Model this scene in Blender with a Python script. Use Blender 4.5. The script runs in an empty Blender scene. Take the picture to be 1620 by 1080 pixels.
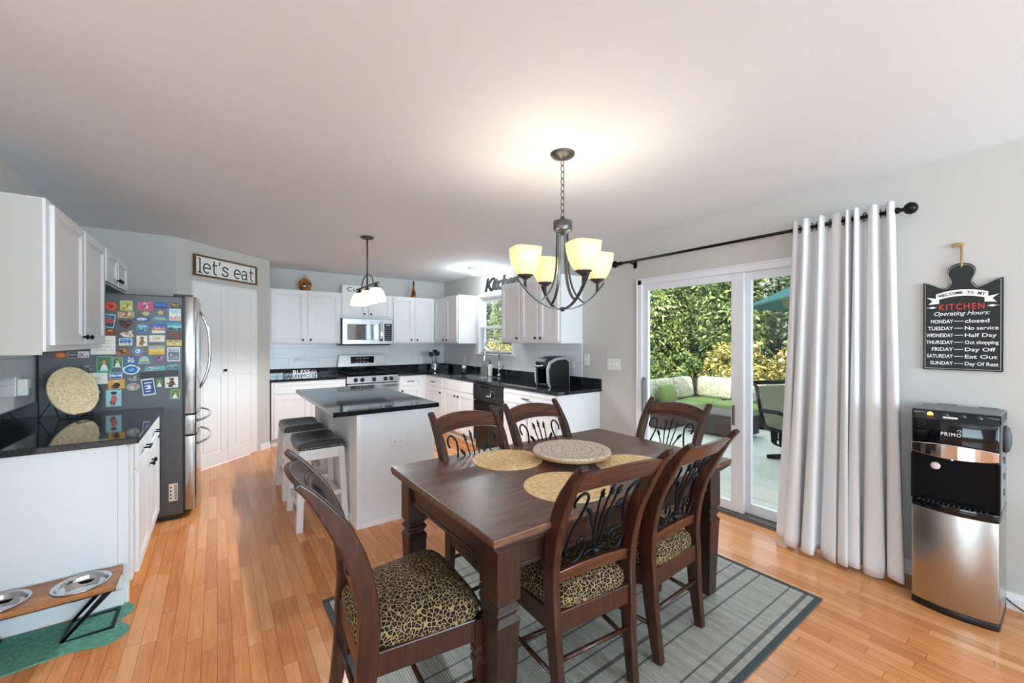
import bpy, bmesh, math, random
import numpy as np
from mathutils import Matrix, Vector, Euler
PI = math.pi
S = bpy.context.scene
COL = S.collection
rnd = random.Random(7)

# ------------------------------------------------------------------ camera, sky, sun, added fill lamps, exposure
cam_d = bpy.data.cameras.new('camera')
cam_d.sensor_fit = 'HORIZONTAL'; cam_d.sensor_width = 36.0
cam_d.lens = 644.1 / 1620 * 36.0
cam_d.clip_start = 0.02
cam = bpy.data.objects.new('camera', cam_d)
cam.location = (0, 0, 1.40)
cam.rotation_euler = (PI / 2 - 0.0027, 0, -0.6274)
COL.objects.link(cam); S.camera = cam

world = bpy.data.worlds.new('sky'); S.world = world; world.use_nodes = True
wn = world.node_tree; wn.nodes.clear()
wo = wn.nodes.new('ShaderNodeOutputWorld'); bg = wn.nodes.new('ShaderNodeBackground')
bg.inputs[0].default_value = (0.74, 0.88, 1.0, 1); bg.inputs[1].default_value = 0.82
wn.links.new(bg.outputs[0], wo.inputs[0])

sun_d = bpy.data.lights.new('sun', 'SUN'); sun_d.energy = 1.7; sun_d.angle = 0.009
sun_d.color = (1.0, 0.93, 0.80)
sun = bpy.data.objects.new('sun', sun_d); COL.objects.link(sun)
el = math.radians(38); az = Vector((0.75, 0.66)).normalized()
sun.rotation_euler = Vector((az.x * math.cos(el), az.y * math.cos(el), -math.sin(el))).to_track_quat('-Z', 'Y').to_euler()

def area(name, loc, rot, sx, sy, power, color=(1, 1, 1)):
    d = bpy.data.lights.new(name, 'AREA'); d.shape = 'RECTANGLE'; d.size = sx; d.size_y = sy
    d.energy = power; d.color = color; d.spread = math.radians(130)
    o = bpy.data.objects.new(name, d); o.location = loc; o.rotation_euler = rot; COL.objects.link(o); return o
# fill lamps added behind the camera to brighten the room
UPT = math.radians(28)      # upward tilt of the fill lamps, so they light the ceiling directly
area('fill_rear', (1.9, -4.55, 1.35), (PI / 2 + UPT, 0, 0), 2.5, 1.9, 56, (0.61, 0.85, 1.0))
area('fill_rear', (-2.2, -4.55, 1.35), (PI / 2 + UPT, 0, 0), 2.5, 1.9, 22, (0.61, 0.85, 1.0))
area('fill_side', (-5.15, -1.2, 1.35), (PI / 2 + UPT, 0, -PI / 2), 2.5, 1.9, 22, (0.61, 0.85, 1.0))

S.view_settings.view_transform = 'Standard'
S.view_settings.look = 'None'
S.view_settings.gamma = 1
S.view_settings.use_curve_mapping = False
S.view_settings.exposure = 1.95
S.cycles.max_bounces = 12
S.cycles.diffuse_bounces = 9
S.cycles.glossy_bounces = 5
S.cycles.transmission_bounces = 6
S.cycles.transparent_max_bounces = 12
S.cycles.sample_clamp_indirect = 6
S.cycles.caustics_reflective = False
S.cycles.caustics_refractive = False

# ------------------------------------------------------------------ mesh builder
class MB:
    def __init__(s):
        s.v = []; s.f = []; s.m = []; s.sm = []; s.T = Matrix()
    def add(s, vs, fs, m=0, smooth=False):
        b = len(s.v); T = s.T
        s.v.extend([tuple(T @ Vector(v)) for v in vs])
        for f in fs:
            s.f.append([i + b for i in f]); s.m.append(m); s.sm.append(smooth)
        return s
    def box(s, x0, y0, z0, x1, y1, z1, m=0):
        if x0 > x1: x0, x1 = x1, x0
        if y0 > y1: y0, y1 = y1, y0
        if z0 > z1: z0, z1 = z1, z0
        vs = [(x0, y0, z0), (x1, y0, z0), (x1, y1, z0), (x0, y1, z0), (x0, y0, z1), (x1, y0, z1), (x1, y1, z1), (x0, y1, z1)]
        return s.add(vs, [(3, 2, 1, 0), (4, 5, 6, 7), (0, 1, 5, 4), (1, 2, 6, 5), (2, 3, 7, 6), (3, 0, 4, 7)], m)
    def prism(s, pts, z0, z1, m=0, smooth=False):
        n = len(pts)
        a = sum(pts[i][0] * pts[(i + 1) % n][1] - pts[(i + 1) % n][0] * pts[i][1] for i in range(n))
        if a < 0: pts = pts[::-1]
        vs = [(p[0], p[1], z0) for p in pts] + [(p[0], p[1], z1) for p in pts]
        s.add(vs, [tuple(range(n - 1, -1, -1)), tuple(range(n, 2 * n))], m)
        b = len(s.v) - 2 * n
        for i in range(n):
            j = (i + 1) % n
            s.f.append([b + i, b + j, b + n + j, b + n + i]); s.m.append(m); s.sm.append(smooth)
        return s
    def loft(s, rings, m=0, smooth=True, caps=True, closed=False):
        n = len(rings[0]); vs = [p for r in rings for p in r]; fs = []
        R = len(rings)
        for k in range(R if closed else R - 1):
            a = k * n; b = ((k + 1) % R) * n
            for i in range(n):
                j = (i + 1) % n
                fs.append((a + i, a + j, b + j, b + i))
        s.add(vs, fs, m, smooth)
        if caps and not closed:
            b = len(s.v) - len(vs)
            s.f.append([b + i for i in range(n - 1, -1, -1)]); s.m.append(m); s.sm.append(False)
            s.f.append([b + (R - 1) * n + i for i in range(n)]); s.m.append(m); s.sm.append(False)
        return s
    def sweep(s, pts, sec, m=0, smooth=False, side=None, closed=False):
        """sec: list (or one per point) of 2D points (a along side, b along normal)."""
        P = [Vector(p) for p in pts]; n = len(P); rings = []; prev = None
        for i in range(n):
            if closed: t = P[(i + 1) % n] - P[i - 1]
            else: t = P[min(i + 1, n - 1)] - P[max(i - 1, 0)]
            t.normalize()
            if side is not None:
                a = Vector(side); a = (a - t * a.dot(t)).normalized()
            elif prev is None:
                a = Vector((0, 0, 1)) if abs(t.z) < .9 else Vector((1, 0, 0))
                a = (a - t * a.dot(t)).normalized()
            else:
                a = (prev - t * prev.dot(t)).normalized()
            prev = a; b = t.cross(a)
            sc = sec[i] if isinstance(sec[0][0], (list, tuple)) else sec
            rings.append([tuple(P[i] + a * q[0] + b * q[1]) for q in sc])
        return s.loft(rings, m, smooth, True, closed)
    def tube(s, pts, r, n=8, m=0, closed=False, side=None):
        if not isinstance(r, (list, tuple)): r = [r] * len(pts)
        secs = [[(q * math.cos(2 * PI * k / n), q * math.sin(2 * PI * k / n)) for k in range(n)] for q in r]
        return s.sweep(pts, secs, m, True, side, closed)
    def bar(s, pts, w, h, m=0, side=None, closed=False):
        ws = w if isinstance(w, (list, tuple)) else [w] * len(pts); hs = h if isinstance(h, (list, tuple)) else [h] * len(pts)
        secs = [[(-a / 2, -b / 2), (a / 2, -b / 2), (a / 2, b / 2), (-a / 2, b / 2)] for a, b in zip(ws, hs)]
        return s.sweep(pts, secs, m, False, side, closed)
    def cyl(s, p0, p1, r0, r1=None, n=16, m=0):
        return s.tube([p0, p1], [r0, r0 if r1 is None else r1], n, m)
    def lathe(s, prof, n=24, c=(0, 0, 0), m=0, smooth=True, sq=0.0):
        """prof: list of (r,z); sq>0 makes the section squarish."""
        rings = []
        for r, z in prof:
            ring = []
            for k in range(n):
                a = 2 * PI * k / n; q = 1.0
                if sq:
                    e = 2 + 6 * sq
                    q = (abs(math.cos(a)) ** e + abs(math.sin(a)) ** e) ** (-1 / e)
                ring.append((c[0] + r * q * math.cos(a), c[1] + r * q * math.sin(a), c[2] + z))
            rings.append(ring)
        return s.loft(rings, m, smooth, True)
    def ball(s, c, r, m=0, n=12, sz=1.0):
        k = 8
        return s.lathe([(max(1e-4, r * math.sin(PI * i / k)), -r * sz * math.cos(PI * i / k)) for i in range(k + 1)], n, c, m)
    def mesh(s, me, M, m=0):
        T = s.T; s.T = T @ M
        s.add([tuple(v.co) for v in me.vertices], [tuple(p.vertices) for p in me.polygons], m); s.T = T
        return s
    def build(s, name, mats, parent=None, bevel=0.0, seg=2, loc=None):
        me = bpy.data.meshes.new(name)
        me.from_pydata(s.v, [], s.f)
        if not isinstance(mats, (list, tuple)): mats = [mats]
        for q in mats: me.materials.append(q)
        me.polygons.foreach_set('material_index', s.m)
        me.polygons.foreach_set('use_smooth', s.sm)
        me.update()
        o = bpy.data.objects.new(name, me); COL.objects.link(o)
        if parent: o.parent = parent
        if loc: o.location = loc
        if bevel:
            b = o.modifiers.new('bevel', 'BEVEL'); b.width = bevel; b.segments = seg; b.limit_method = 'ANGLE'; b.angle_limit = math.radians(50)
        return o

def tag(o, label, cat, group=None, kind=None):
    o['label'] = label; o['category'] = cat
    if group: o['group'] = group
    if kind: o['kind'] = kind
    return o
def thing(name, label, cat, loc=(0, 0, 0), rz=0.0, group=None, kind=None):
    o = bpy.data.objects.new(name, None); COL.objects.link(o); o.empty_display_size = .1
    o.location = loc; o.rotation_euler = (0, 0, rz)
    return tag(o, label, cat, group, kind)
def struct(name, mb, mats, bevel=0.0, label=None):
    o = mb.build(name, mats, None, bevel); o['kind'] = 'structure'
    if label: o['label'] = label
    return o
def plab(o, label):
    o['label'] = label; return o
def dup(o, parent=None):
    c = o.copy(); COL.objects.link(c)
    if parent is not None: c.parent = parent
    for ch in list(o.children): dup(ch, c)
    return c
def text_mesh(body, size=1.0, extrude=.001, shear=0.0, off=0.0, space=1.0, align='LEFT'):
    cu = bpy.data.curves.new('t', 'FONT'); cu.body = body; cu.size = size; cu.extrude = extrude
    cu.shear = shear; cu.offset = off; cu.space_character = space; cu.align_x = align; cu.resolution_u = 3
    ob = bpy.data.objects.new('t', cu); COL.objects.link(ob)
    dg = bpy.context.evaluated_depsgraph_get()
    me = bpy.data.meshes.new_from_object(ob.evaluated_get(dg))
    bpy.data.objects.remove(ob); bpy.data.curves.remove(cu)
    return me
def tbounds(me):
    xs = [v.co.x for v in me.vertices]; ys = [v.co.y for v in me.vertices]
    return min(xs), max(xs), min(ys), max(ys)
def fit_text(mb, body, x0, x1, y0, y1, base, m=0, ext=.001, **k):
    """put text into the rectangle x0..x1, y0..y1 of the plane whose frame is the matrix BASE"""
    me = text_mesh(body, 1.0, ext, **k); a, b, c, d = tbounds(me)
    sx = (x1 - x0) / (b - a); sy = (y1 - y0) / (d - c)
    M = base @ Matrix.Translation((x0 - a * sx, y0 - c * sy, 0)) @ Matrix.Diagonal((sx, sy, 1, 1))
    mb.mesh(me, M, m); bpy.data.meshes.remove(me)
# frames of upright planes: local x to the viewer's right, local y up, local z towards the viewer
def frame(origin, normal):
    n = Vector(normal).normalized(); up = Vector((0, 0, 1)); x = up.cross(n).normalized()
    M = Matrix(((x.x, up.x, n.x, origin[0]), (x.y, up.y, n.y, origin[1]), (x.z, up.z, n.z, origin[2]), (0, 0, 0, 1)))
    return M

# ------------------------------------------------------------------ materials
def lin(c):
    c = c / 255.0
    return c / 12.92 if c <= .04045 else ((c + .055) / 1.055) ** 2.4
def rgb(r, g, b): return (lin(r), lin(g), lin(b), 1)
def hx(h): return rgb(int(h[0:2], 16), int(h[2:4], 16), int(h[4:6], 16))
class NT:
    def __init__(s, name):
        s.mat = bpy.data.materials.new(name); s.mat.use_nodes = True
        s.t = s.mat.node_tree; s.t.nodes.clear()
        s.out = s.n('ShaderNodeOutputMaterial'); s.b = s.n('ShaderNodeBsdfPrincipled')
        s.l(s.b.outputs[0], s.out.inputs[0])
    def n(s, t, **k):
        q = s.t.nodes.new(t)
        for a, v in k.items(): setattr(q, a, v)
        return q
    def l(s, a, b): s.t.links.new(a, b)
    def val(s, x, i):
        if hasattr(x, 'is_linked') or hasattr(x, 'links'): s.l(x, i)
        else: i.default_value = x
    def math(s, op, a, b=0.0, c=None):
        q = s.n('ShaderNodeMath', operation=op); s.val(a, q.inputs[0]); s.val(b, q.inputs[1])
        if c is not None: s.val(c, q.inputs[2])
        return q.outputs[0]
    def obj(s, scale=(1, 1, 1), rot=(0, 0, 0)):
        tc = s.n('ShaderNodeTexCoord'); mp = s.n('ShaderNodeMapping')
        mp.inputs['Scale'].default_value = scale; mp.inputs['Rotation'].default_value = rot
        s.l(tc.outputs['Object'], mp.inputs[0]); return mp.outputs[0]
    def noise(s, vec, scale=5, detail=4, rough=.5, dist=0):
        q = s.n('ShaderNodeTexNoise'); s.l(vec, q.inputs['Vector']); q.inputs['Scale'].default_value = scale
        q.inputs['Detail'].default_value = detail; q.inputs['Roughness'].default_value = rough; q.inputs['Distortion'].default_value = dist
        return q.outputs['Fac']
    def ramp(s, fac, stops, interp='LINEAR'):
        q = s.n('ShaderNodeValToRGB'); s.l(fac, q.inputs[0]); e = q.color_ramp; e.interpolation = interp
        while len(e.elements) < len(stops): e.elements.new(.5)
        for i, (p, c) in enumerate(stops): e.elements[i].position = p; e.elements[i].color = c
        return q.outputs[0]
    def mix(s, fac, a, b, mode='MIX'):
        q = s.n('ShaderNodeMix', data_type='RGBA', blend_type=mode)
        s.val(fac, q.inputs[0]); s.val(a, q.inputs[6]); s.val(b, q.inputs[7]); return q.outputs[2]
    def bump(s, h, strength=.2, dist=.002):
        q = s.n('ShaderNodeBump'); q.inputs['Strength'].default_value = strength; q.inputs['Distance'].default_value = dist
        s.l(h, q.inputs['Height']); s.l(q.outputs[0], s.b.inputs['Normal'])
    def set(s, col=None, rough=None, metal=None, spec=None, **k):
        if col is not None: s.val(col, s.b.inputs['Base Color'])
        if rough is not None: s.val(rough, s.b.inputs['Roughness'])
        if metal is not None: s.b.inputs['Metallic'].default_value = metal
        if spec is not None: s.b.inputs['Specular IOR Level'].default_value = spec
        for a, v in k.items(): s.val(v, s.b.inputs[a.replace('_', ' ')])
        return s
def paint(name, c, rough=.5, metal=0.0, var=.03, scale=30, spec=.5, bump=0.0, **k):
    """plain finish with a faint procedural mottling"""
    t = NT(name); v = t.obj()
    f = t.noise(v, scale, 3)
    lo = tuple(x * (1 - var) for x in c[:3]) + (1,); hi = tuple(min(1, x * (1 + var)) for x in c[:3]) + (1,)
    t.set(t.ramp(f, [(.3, lo), (.7, hi)]), rough, metal, spec, **k)
    if bump: t.bump(f, bump, .002)
    return t.mat
_cc = {}
def C(h, rough=.45, metal=0.0):
    k = (h, rough, metal)
    if k not in _cc: _cc[k] = paint('finish_' + h, hx(h), rough, metal, .06, 60)
    return _cc[k]
def emit(name, c, strength, base=None):
    t = NT(name); t.set(base or c, .4); t.b.inputs['Emission Color'].default_value = c; t.b.inputs['Emission Strength'].default_value = strength
    return t.mat

M = {}
M['ceiling'] = paint('ceiling_paint', rgb(232, 239, 245), .9, 0, .01, 90, .2, .05)
M['wall'] = paint('wall_paint', rgb(200, 198, 193), .85, 0, .012, 140, .25, .06)
M['white'] = paint('white_lacquer', rgb(232, 232, 233), .38, 0, .01, 20)
M['trim'] = paint('white_trim_paint', rgb(236, 236, 236), .45, 0, .01, 20)
M['vinyl'] = paint('white_vinyl', rgb(228, 230, 235), .4, 0, .01, 20)
M['panel'] = paint('light_grey_paint', rgb(228, 231, 234), .75, 0, .015, 120)
M['black_metal'] = paint('black_metal', rgb(24, 24, 26), .42, .6, .1, 40)
M['knob'] = paint('dark_bronze_hardware', rgb(28, 24, 22), .35, .7, .1, 40)
M['bronze'] = paint('brushed_pewter', rgb(92, 90, 88), .38, .8, .1, 50)
M['black_plastic'] = paint('black_plastic', rgb(20, 21, 23), .35, 0, .08, 40)
M['dark_glass'] = paint('dark_reflective_glass', rgb(8, 10, 14), .03, 0, .05, 10, 1.0, 0, IOR=2.2)
M['gloss_black'] = paint('gloss_black', rgb(10, 12, 16), .06, 0, .05, 10)
M['recess_black'] = paint('recess_black', rgb(12, 13, 17), .3, 0, .05, 10, .12)
M['chrome'] = paint('chrome', rgb(225, 226, 228), .08, 1, .02, 20)
M['plate'] = paint('white_plastic_plate', rgb(232, 232, 230), .4, 0, .01, 30)
M['slot'] = paint('outlet_slot_grey', rgb(110, 110, 110), .6)
M['grey_plastic'] = paint('grey_plastic', rgb(120, 122, 122), .5, 0, .04, 60)
M['rope'] = paint('sisal_rope', rgb(176, 138, 84), .9, 0, .25, 300, .2, .5)
M['fridge_side'] = paint('charcoal_fridge_side', rgb(84, 84, 86), .34, .25, .03, 120)
M['leather'] = paint('charcoal_leather', rgb(48, 48, 49), .38, 0, .12, 160, .5, .25)
M['stool_white'] = paint('stool_white_paint', rgb(226, 226, 226), .5, 0, .03, 30)
M['nail'] = paint('silver_nailhead', rgb(200, 200, 202), .25, 1, .05, 30)
M['iron'] = paint('black_wrought_iron', rgb(26, 29, 36), .34, .7, .15, 80)
M['cream_text'] = paint('cream_print', rgb(236, 236, 228), .7)
M['white_text'] = paint('white_print', rgb(240, 240, 240), .6)
M['red_text'] = paint('red_print', rgb(205, 62, 58), .7)
M['black_text'] = paint('black_print', rgb(24, 24, 26), .7)
M['chalk'] = paint('black_board_paint', rgb(38, 40, 40), .75, 0, .12, 90)

def steel(name, c, rough=.26, axis=(300, 300, 3), aniso=.03):
    t = NT(name); v = t.obj(axis); f = t.noise(v, 1.0, 3)
    t.set(t.ramp(f, [(.3, tuple(x * .93 for x in c[:3]) + (1,)), (.7, c)]), t.math('MULTIPLY_ADD', f, .14, rough - .07), 1.0)
    t.bump(f, aniso, .001); return t.mat
M['steel'] = steel('brushed_steel', rgb(196, 197, 198))
M['steel_v'] = steel('brushed_steel_upright', rgb(190, 190, 192), .24, (400, 400, 4))
M['fridge_steel'] = steel('fridge_steel', rgb(186, 184, 182), .2, (400, 400, 4))
M['cooler_steel'] = steel('cooler_steel', rgb(190, 186, 180), .3, (6, 6, 500))
M['bowl_steel'] = paint('polished_bowl_steel', rgb(214, 218, 222), .12, 1, .04, 20)

def wood(name, stops, grain=(3, 40, 40), rough=.35, scale=2.0, spec=.5, rot=(0, 0, 0), coat=0.0):
    t = NT(name); v = t.obj(grain, rot)
    f = t.noise(v, scale, 6, .6, .6); g = t.noise(v, scale * 6, 3, .6)
    k = t.math('MULTIPLY_ADD', g, .25, t.math('MULTIPLY', f, .8))
    t.set(t.ramp(k, stops), rough, 0, spec); t.b.inputs['Coat Weight'].default_value = coat; t.b.inputs['Coat Roughness'].default_value = .12
    t.bump(g, .06, .001); return t.mat
DK = [(.3, rgb(34, 18, 12)), (.5, rgb(54, 28, 18)), (.75, rgb(82, 45, 28))]
M['chair_wood'] = wood('dark_walnut_chair', DK, (30, 30, 3), .3)
M['rail_wood'] = wood('dark_walnut_rail', [(.3, rgb(46, 24, 16)), (.5, rgb(74, 40, 26)), (.75, rgb(108, 62, 40))], (3, 30, 30), .28)
M['table_wood'] = wood('dark_table_base', [(.3, rgb(28, 17, 14)), (.5, rgb(46, 27, 20)), (.75, rgb(68, 39, 28))], (30, 30, 3), .32)
M['board_wood'] = wood('acacia_board', [(.3, rgb(112, 66, 34)), (.5, rgb(158, 102, 58)), (.75, rgb(190, 138, 86))], (2, 14, 14), .35)
M['frame_wood'] = wood('brown_frame_wood', [(.3, rgb(78, 52, 26)), (.6, rgb(116, 82, 44))], (2, 30, 30), .6)

def table_top():
    t = NT('table_top_wood'); v = t.obj((2.2, 22, 10))
    f = t.noise(v, 2.2, 7, .62, 1.2); g = t.noise(t.obj((6, 90, 40)), 3, 4, .6, .3)
    k = t.math('MULTIPLY_ADD', g, .35, t.math('MULTIPLY', f, .68))
    sx = t.n('ShaderNodeSeparateXYZ'); t.l(t.obj(), sx.inputs[0])
    gap = t.math('LESS_THAN', t.math('PINGPONG', t.math('ADD', sx.outputs[1], .0), .12), .0012)
    c = t.ramp(k, [(.3, rgb(36, 22, 16)), (.46, rgb(78, 50, 36)), (.6, rgb(116, 82, 60)), (.75, rgb(150, 114, 84))])
    t.set(t.mix(t.math('MULTIPLY', gap, .35), c, rgb(40, 24, 18)), t.math('MULTIPLY_ADD', f, .2, .22), 0, .5)
    t.bump(g, .1, .001); return t.mat
M['table_top'] = table_top()

def floor_mat():
    t = NT('oak_strip_floor'); sx = t.n('ShaderNodeSeparateXYZ'); t.l(t.obj(), sx.inputs[0])
    x, y = sx.outputs[0], sx.outputs[1]; W = .0572
    u = t.math('DIVIDE', x, W); row = t.math('FLOOR', u)
    wn1 = t.n('ShaderNodeTexWhiteNoise', noise_dimensions='1D'); t.l(row, wn1.inputs['W'])
    off = t.math('MULTIPLY', wn1.outputs[0], 3.0); L = t.math('MULTIPLY_ADD', wn1.outputs[0], .35, .50)
    q = t.math('DIVIDE', t.math('ADD', y, off), L); idx = t.math('FLOOR', q)
    cv = t.n('ShaderNodeCombineXYZ'); t.l(row, cv.inputs[0]); t.l(idx, cv.inputs[1])
    wn2 = t.n('ShaderNodeTexWhiteNoise', noise_dimensions='2D'); t.l(cv.outputs[0], wn2.inputs['Vector'])
    ad = t.n('ShaderNodeVectorMath', operation='MULTIPLY_ADD'); t.l(wn2.outputs['Color'], ad.inputs[0]); ad.inputs[1].default_value = (7, 7, 7)
    t.l(t.obj((26, 2.2, 1)), ad.inputs[2])
    g = t.noise(ad.outputs[0], 2.0, 6, .62, .8)
    base = t.ramp(wn2.outputs[0], [(0, rgb(182, 110, 60)), (.3, rgb(206, 132, 76)), (.6, rgb(218, 147, 90)), (1, rgb(232, 170, 114))])
    c = t.mix(.45, base, t.ramp(g, [(.25, rgb(170, 101, 53)), (.5, rgb(214, 141, 83)), (.75, rgb(236, 175, 120))]))
    fu = t.math('FRACT', u); fq = t.math('FRACT', q)
    gx = t.math('LESS_THAN', t.math('PINGPONG', fu, .5), .022)
    gy = t.math('LESS_THAN', t.math('MULTIPLY', t.math('PINGPONG', fq, .5), L), .0014)
    gap = t.math('MAXIMUM', gx, gy)
    t.set(t.mix(t.math('MULTIPLY', gap, .6), c, rgb(92, 50, 28)), t.math('MULTIPLY_ADD', g, .12, .14), 0, .5)
    t.bump(t.math('SUBTRACT', t.math('MULTIPLY', g, .15), gap), .12, .001)
    return t.mat
M['floor'] = floor_mat()

def granite(name, dark):
    t = NT(name); v = t.obj()
    a = t.noise(v, 70, 6, .7); b = t.noise(v, 230, 3, .6); vo = t.n('ShaderNodeTexVoronoi'); t.l(v, vo.inputs['Vector']); vo.inputs['Scale'].default_value = 160
    k = t.math('MULTIPLY_ADD', b, .5, t.math('MULTIPLY', a, .55))
    c = t.ramp(k, [(.44, dark), (.60, tuple(x * 2.4 for x in dark[:3]) + (1,)), (.74, rgb(92, 92, 94)), (.88, rgb(150, 150, 148))])
    t.set(c, .05, 0, .5); return t.mat
M['granite'] = granite('black_granite', rgb(22, 23, 25))

def leopard():
    t = NT('leopard_print'); v0 = t.obj()
    nz = t.n('ShaderNodeTexNoise'); t.l(v0, nz.inputs['Vector']); nz.inputs['Scale'].default_value = 40
    ad = t.n('ShaderNodeVectorMath', operation='MULTIPLY_ADD'); t.l(nz.outputs['Color'], ad.inputs[0]); ad.inputs[1].default_value = (.012, .012, .012); t.l(v0, ad.inputs[2])
    ve = t.n('ShaderNodeTexVoronoi', feature='DISTANCE_TO_EDGE'); t.l(ad.outputs[0], ve.inputs['Vector']); ve.inputs['Scale'].default_value = 68
    vf = t.n('ShaderNodeTexVoronoi', feature='F1'); t.l(ad.outputs[0], vf.inputs['Vector']); vf.inputs['Scale'].default_value = 68
    web = t.math('LESS_THAN', ve.outputs['Distance'], .072); core = t.math('LESS_THAN', vf.outputs['Distance'], .26)
    c = t.mix(core, rgb(18, 15, 13), rgb(64, 46, 27)); c = t.mix(web, c, rgb(150, 126, 88))
    t.set(c, .8, 0, .2); t.bump(t.noise(v0, 600, 2), .2, .001); return t.mat
M['leopard'] = leopard()

def straw(name, lo, hi, rings=True, sc=1.0):
    t = NT(name); v = t.obj()
    n1 = t.noise(v, 55 * sc, 4, .65); n2 = t.noise(v, 260 * sc, 3, .6)
    k = t.math('MULTIPLY_ADD', n2, .5, t.math('MULTIPLY', n1, .5))
    t.set(t.ramp(k, [(.32, tuple(x * .55 for x in lo[:3]) + (1,)), (.45, lo), (.62, hi)]), .75, 0, .3)
    t.bump(n2, .5, .002); return t.mat
M['straw_mat'] = straw('woven_gold_straw', rgb(212, 178, 118), rgb(246, 226, 188))
M['straw_plate'] = straw('pale_coiled_straw', rgb(226, 200, 154), rgb(252, 238, 212))

def carved():
    t = NT('whitewashed_carving'); v = t.obj()
    vo = t.n('ShaderNodeTexVoronoi', feature='DISTANCE_TO_EDGE'); t.l(v, vo.inputs['Vector']); vo.inputs['Scale'].default_value = 95
    n = t.noise(v, 120, 3)
    sx = t.n('ShaderNodeSeparateXYZ'); t.l(v, sx.inputs[0])
    r = t.math('SQRT', t.math('ADD', t.math('POWER', sx.outputs[0], 2.0), t.math('POWER', sx.outputs[1], 2.0)))
    ring = t.math('LESS_THAN', t.math('PINGPONG', r, .028), .0035)
    k = t.math('MAXIMUM', t.math('LESS_THAN', vo.outputs['Distance'], .13), ring)
    c = t.mix(k, rgb(234, 226, 212), rgb(150, 128, 108)); t.set(t.mix(.2, c, t.ramp(n, [(.3, rgb(190, 172, 150)), (.7, rgb(245, 240, 232))])), .7, 0, .3)
    t.bump(t.math('SUBTRACT', 1.0, k), .5, .003); return t.mat
M['carved'] = carved()

def tile_mat():
    t = NT('wavy_white_tile'); v = t.obj((1, 1, 1))
    sx = t.n('ShaderNodeSeparateXYZ'); t.l(v, sx.inputs[0])
    h = t.math('ADD', sx.outputs[0], sx.outputs[1]); z = sx.outputs[2]
    wv = t.noise(t.obj((5, 5, 70)), 1.0, 4, .6, .5)
    row = t.math('DIVIDE', t.math('SUBTRACT', z, .985), .152); fl = t.math('FLOOR', row)
    uu = t.math('ADD', t.math('DIVIDE', h, .40), t.math('MULTIPLY', t.math('MODULO', fl, 2.0), .5))
    gx = t.math('LESS_THAN', t.math('PINGPONG', t.math('FRACT', uu), .5), .004)
    gz = t.math('LESS_THAN', t.math('PINGPONG', t.math('FRACT', row), .5), .010)
    gap = t.math('MAXIMUM', gx, gz)
    t.set(t.mix(gap, rgb(232, 233, 235), rgb(190, 190, 190)), .18, 0, .5)
    t.bump(t.math('SUBTRACT', wv, t.math('MULTIPLY', gap, .5)), .35, .006); return t.mat
M['tile'] = tile_mat()

def fabric(name, c, rough=.9, sc=500, bump=.3, var=.05):
    t = NT(name); v = t.obj(); n = t.noise(v, sc, 2); w = t.noise(t.obj((1, 1, .1)), sc * .6, 2)
    k = t.math('MULTIPLY_ADD', n, .5, t.math('MULTIPLY', w, .5))
    t.set(t.ramp(k, [(.3, tuple(x * (1 - var) for x in c[:3]) + (1,)), (.7, tuple(min(1, x * (1 + var)) for x in c[:3]) + (1,))]), rough, 0, .2)
    t.bump(k, bump, .001); return t.mat
M['curtain'] = fabric('grey_linen_curtain', rgb(226, 226, 227))
M['pet_mat'] = fabric('teal_pet_mat', rgb(96, 152, 134), .95, 90, .6, .4)

def rug_mat():
    t = NT('grey_bamboo_rug'); sx = t.n('ShaderNodeSeparateXYZ'); t.l(t.obj(), sx.inputs[0]); x, y = sx.outputs[0], sx.outputs[1]
    rib = t.math('PINGPONG', x, .0055)
    dark = t.math('LESS_THAN', rib, .0013)
    wn = t.n('ShaderNodeTexWhiteNoise', noise_dimensions='1D'); t.l(t.math('FLOOR', t.math('DIVIDE', t.math('ADD', x, .0055), .011)), wn.inputs['W'])
    n = t.noise(t.obj((60, 6, 1)), 3, 4)
    c = t.mix(.5, t.ramp(wn.outputs[0], [(0, rgb(150, 146, 134)), (1, rgb(196, 192, 180))]), t.ramp(n, [(.3, rgb(134, 130, 120)), (.7, rgb(200, 197, 186))]))
    c = t.mix(t.math('MULTIPLY', dark, .75), c, rgb(66, 64, 62))
    d1 = t.math('PINGPONG', y, .078); s1 = t.math('LESS_THAN', d1, .0045)
    d2 = t.math('PINGPONG', t.math('ADD', y, .078), .156); s2 = t.math('LESS_THAN', d2, .009)
    c = t.mix(t.math('MULTIPLY', t.math('MAXIMUM', s1, s2), .8), c, rgb(58, 60, 62))
    t.set(c, .55, 0, .4); t.bump(rib, .4, .003); return t.mat
M['rug'] = rug_mat()
M['rug_edge'] = fabric('slate_rug_binding', rgb(72, 80, 82), .8, 300, .3, .1)

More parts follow.
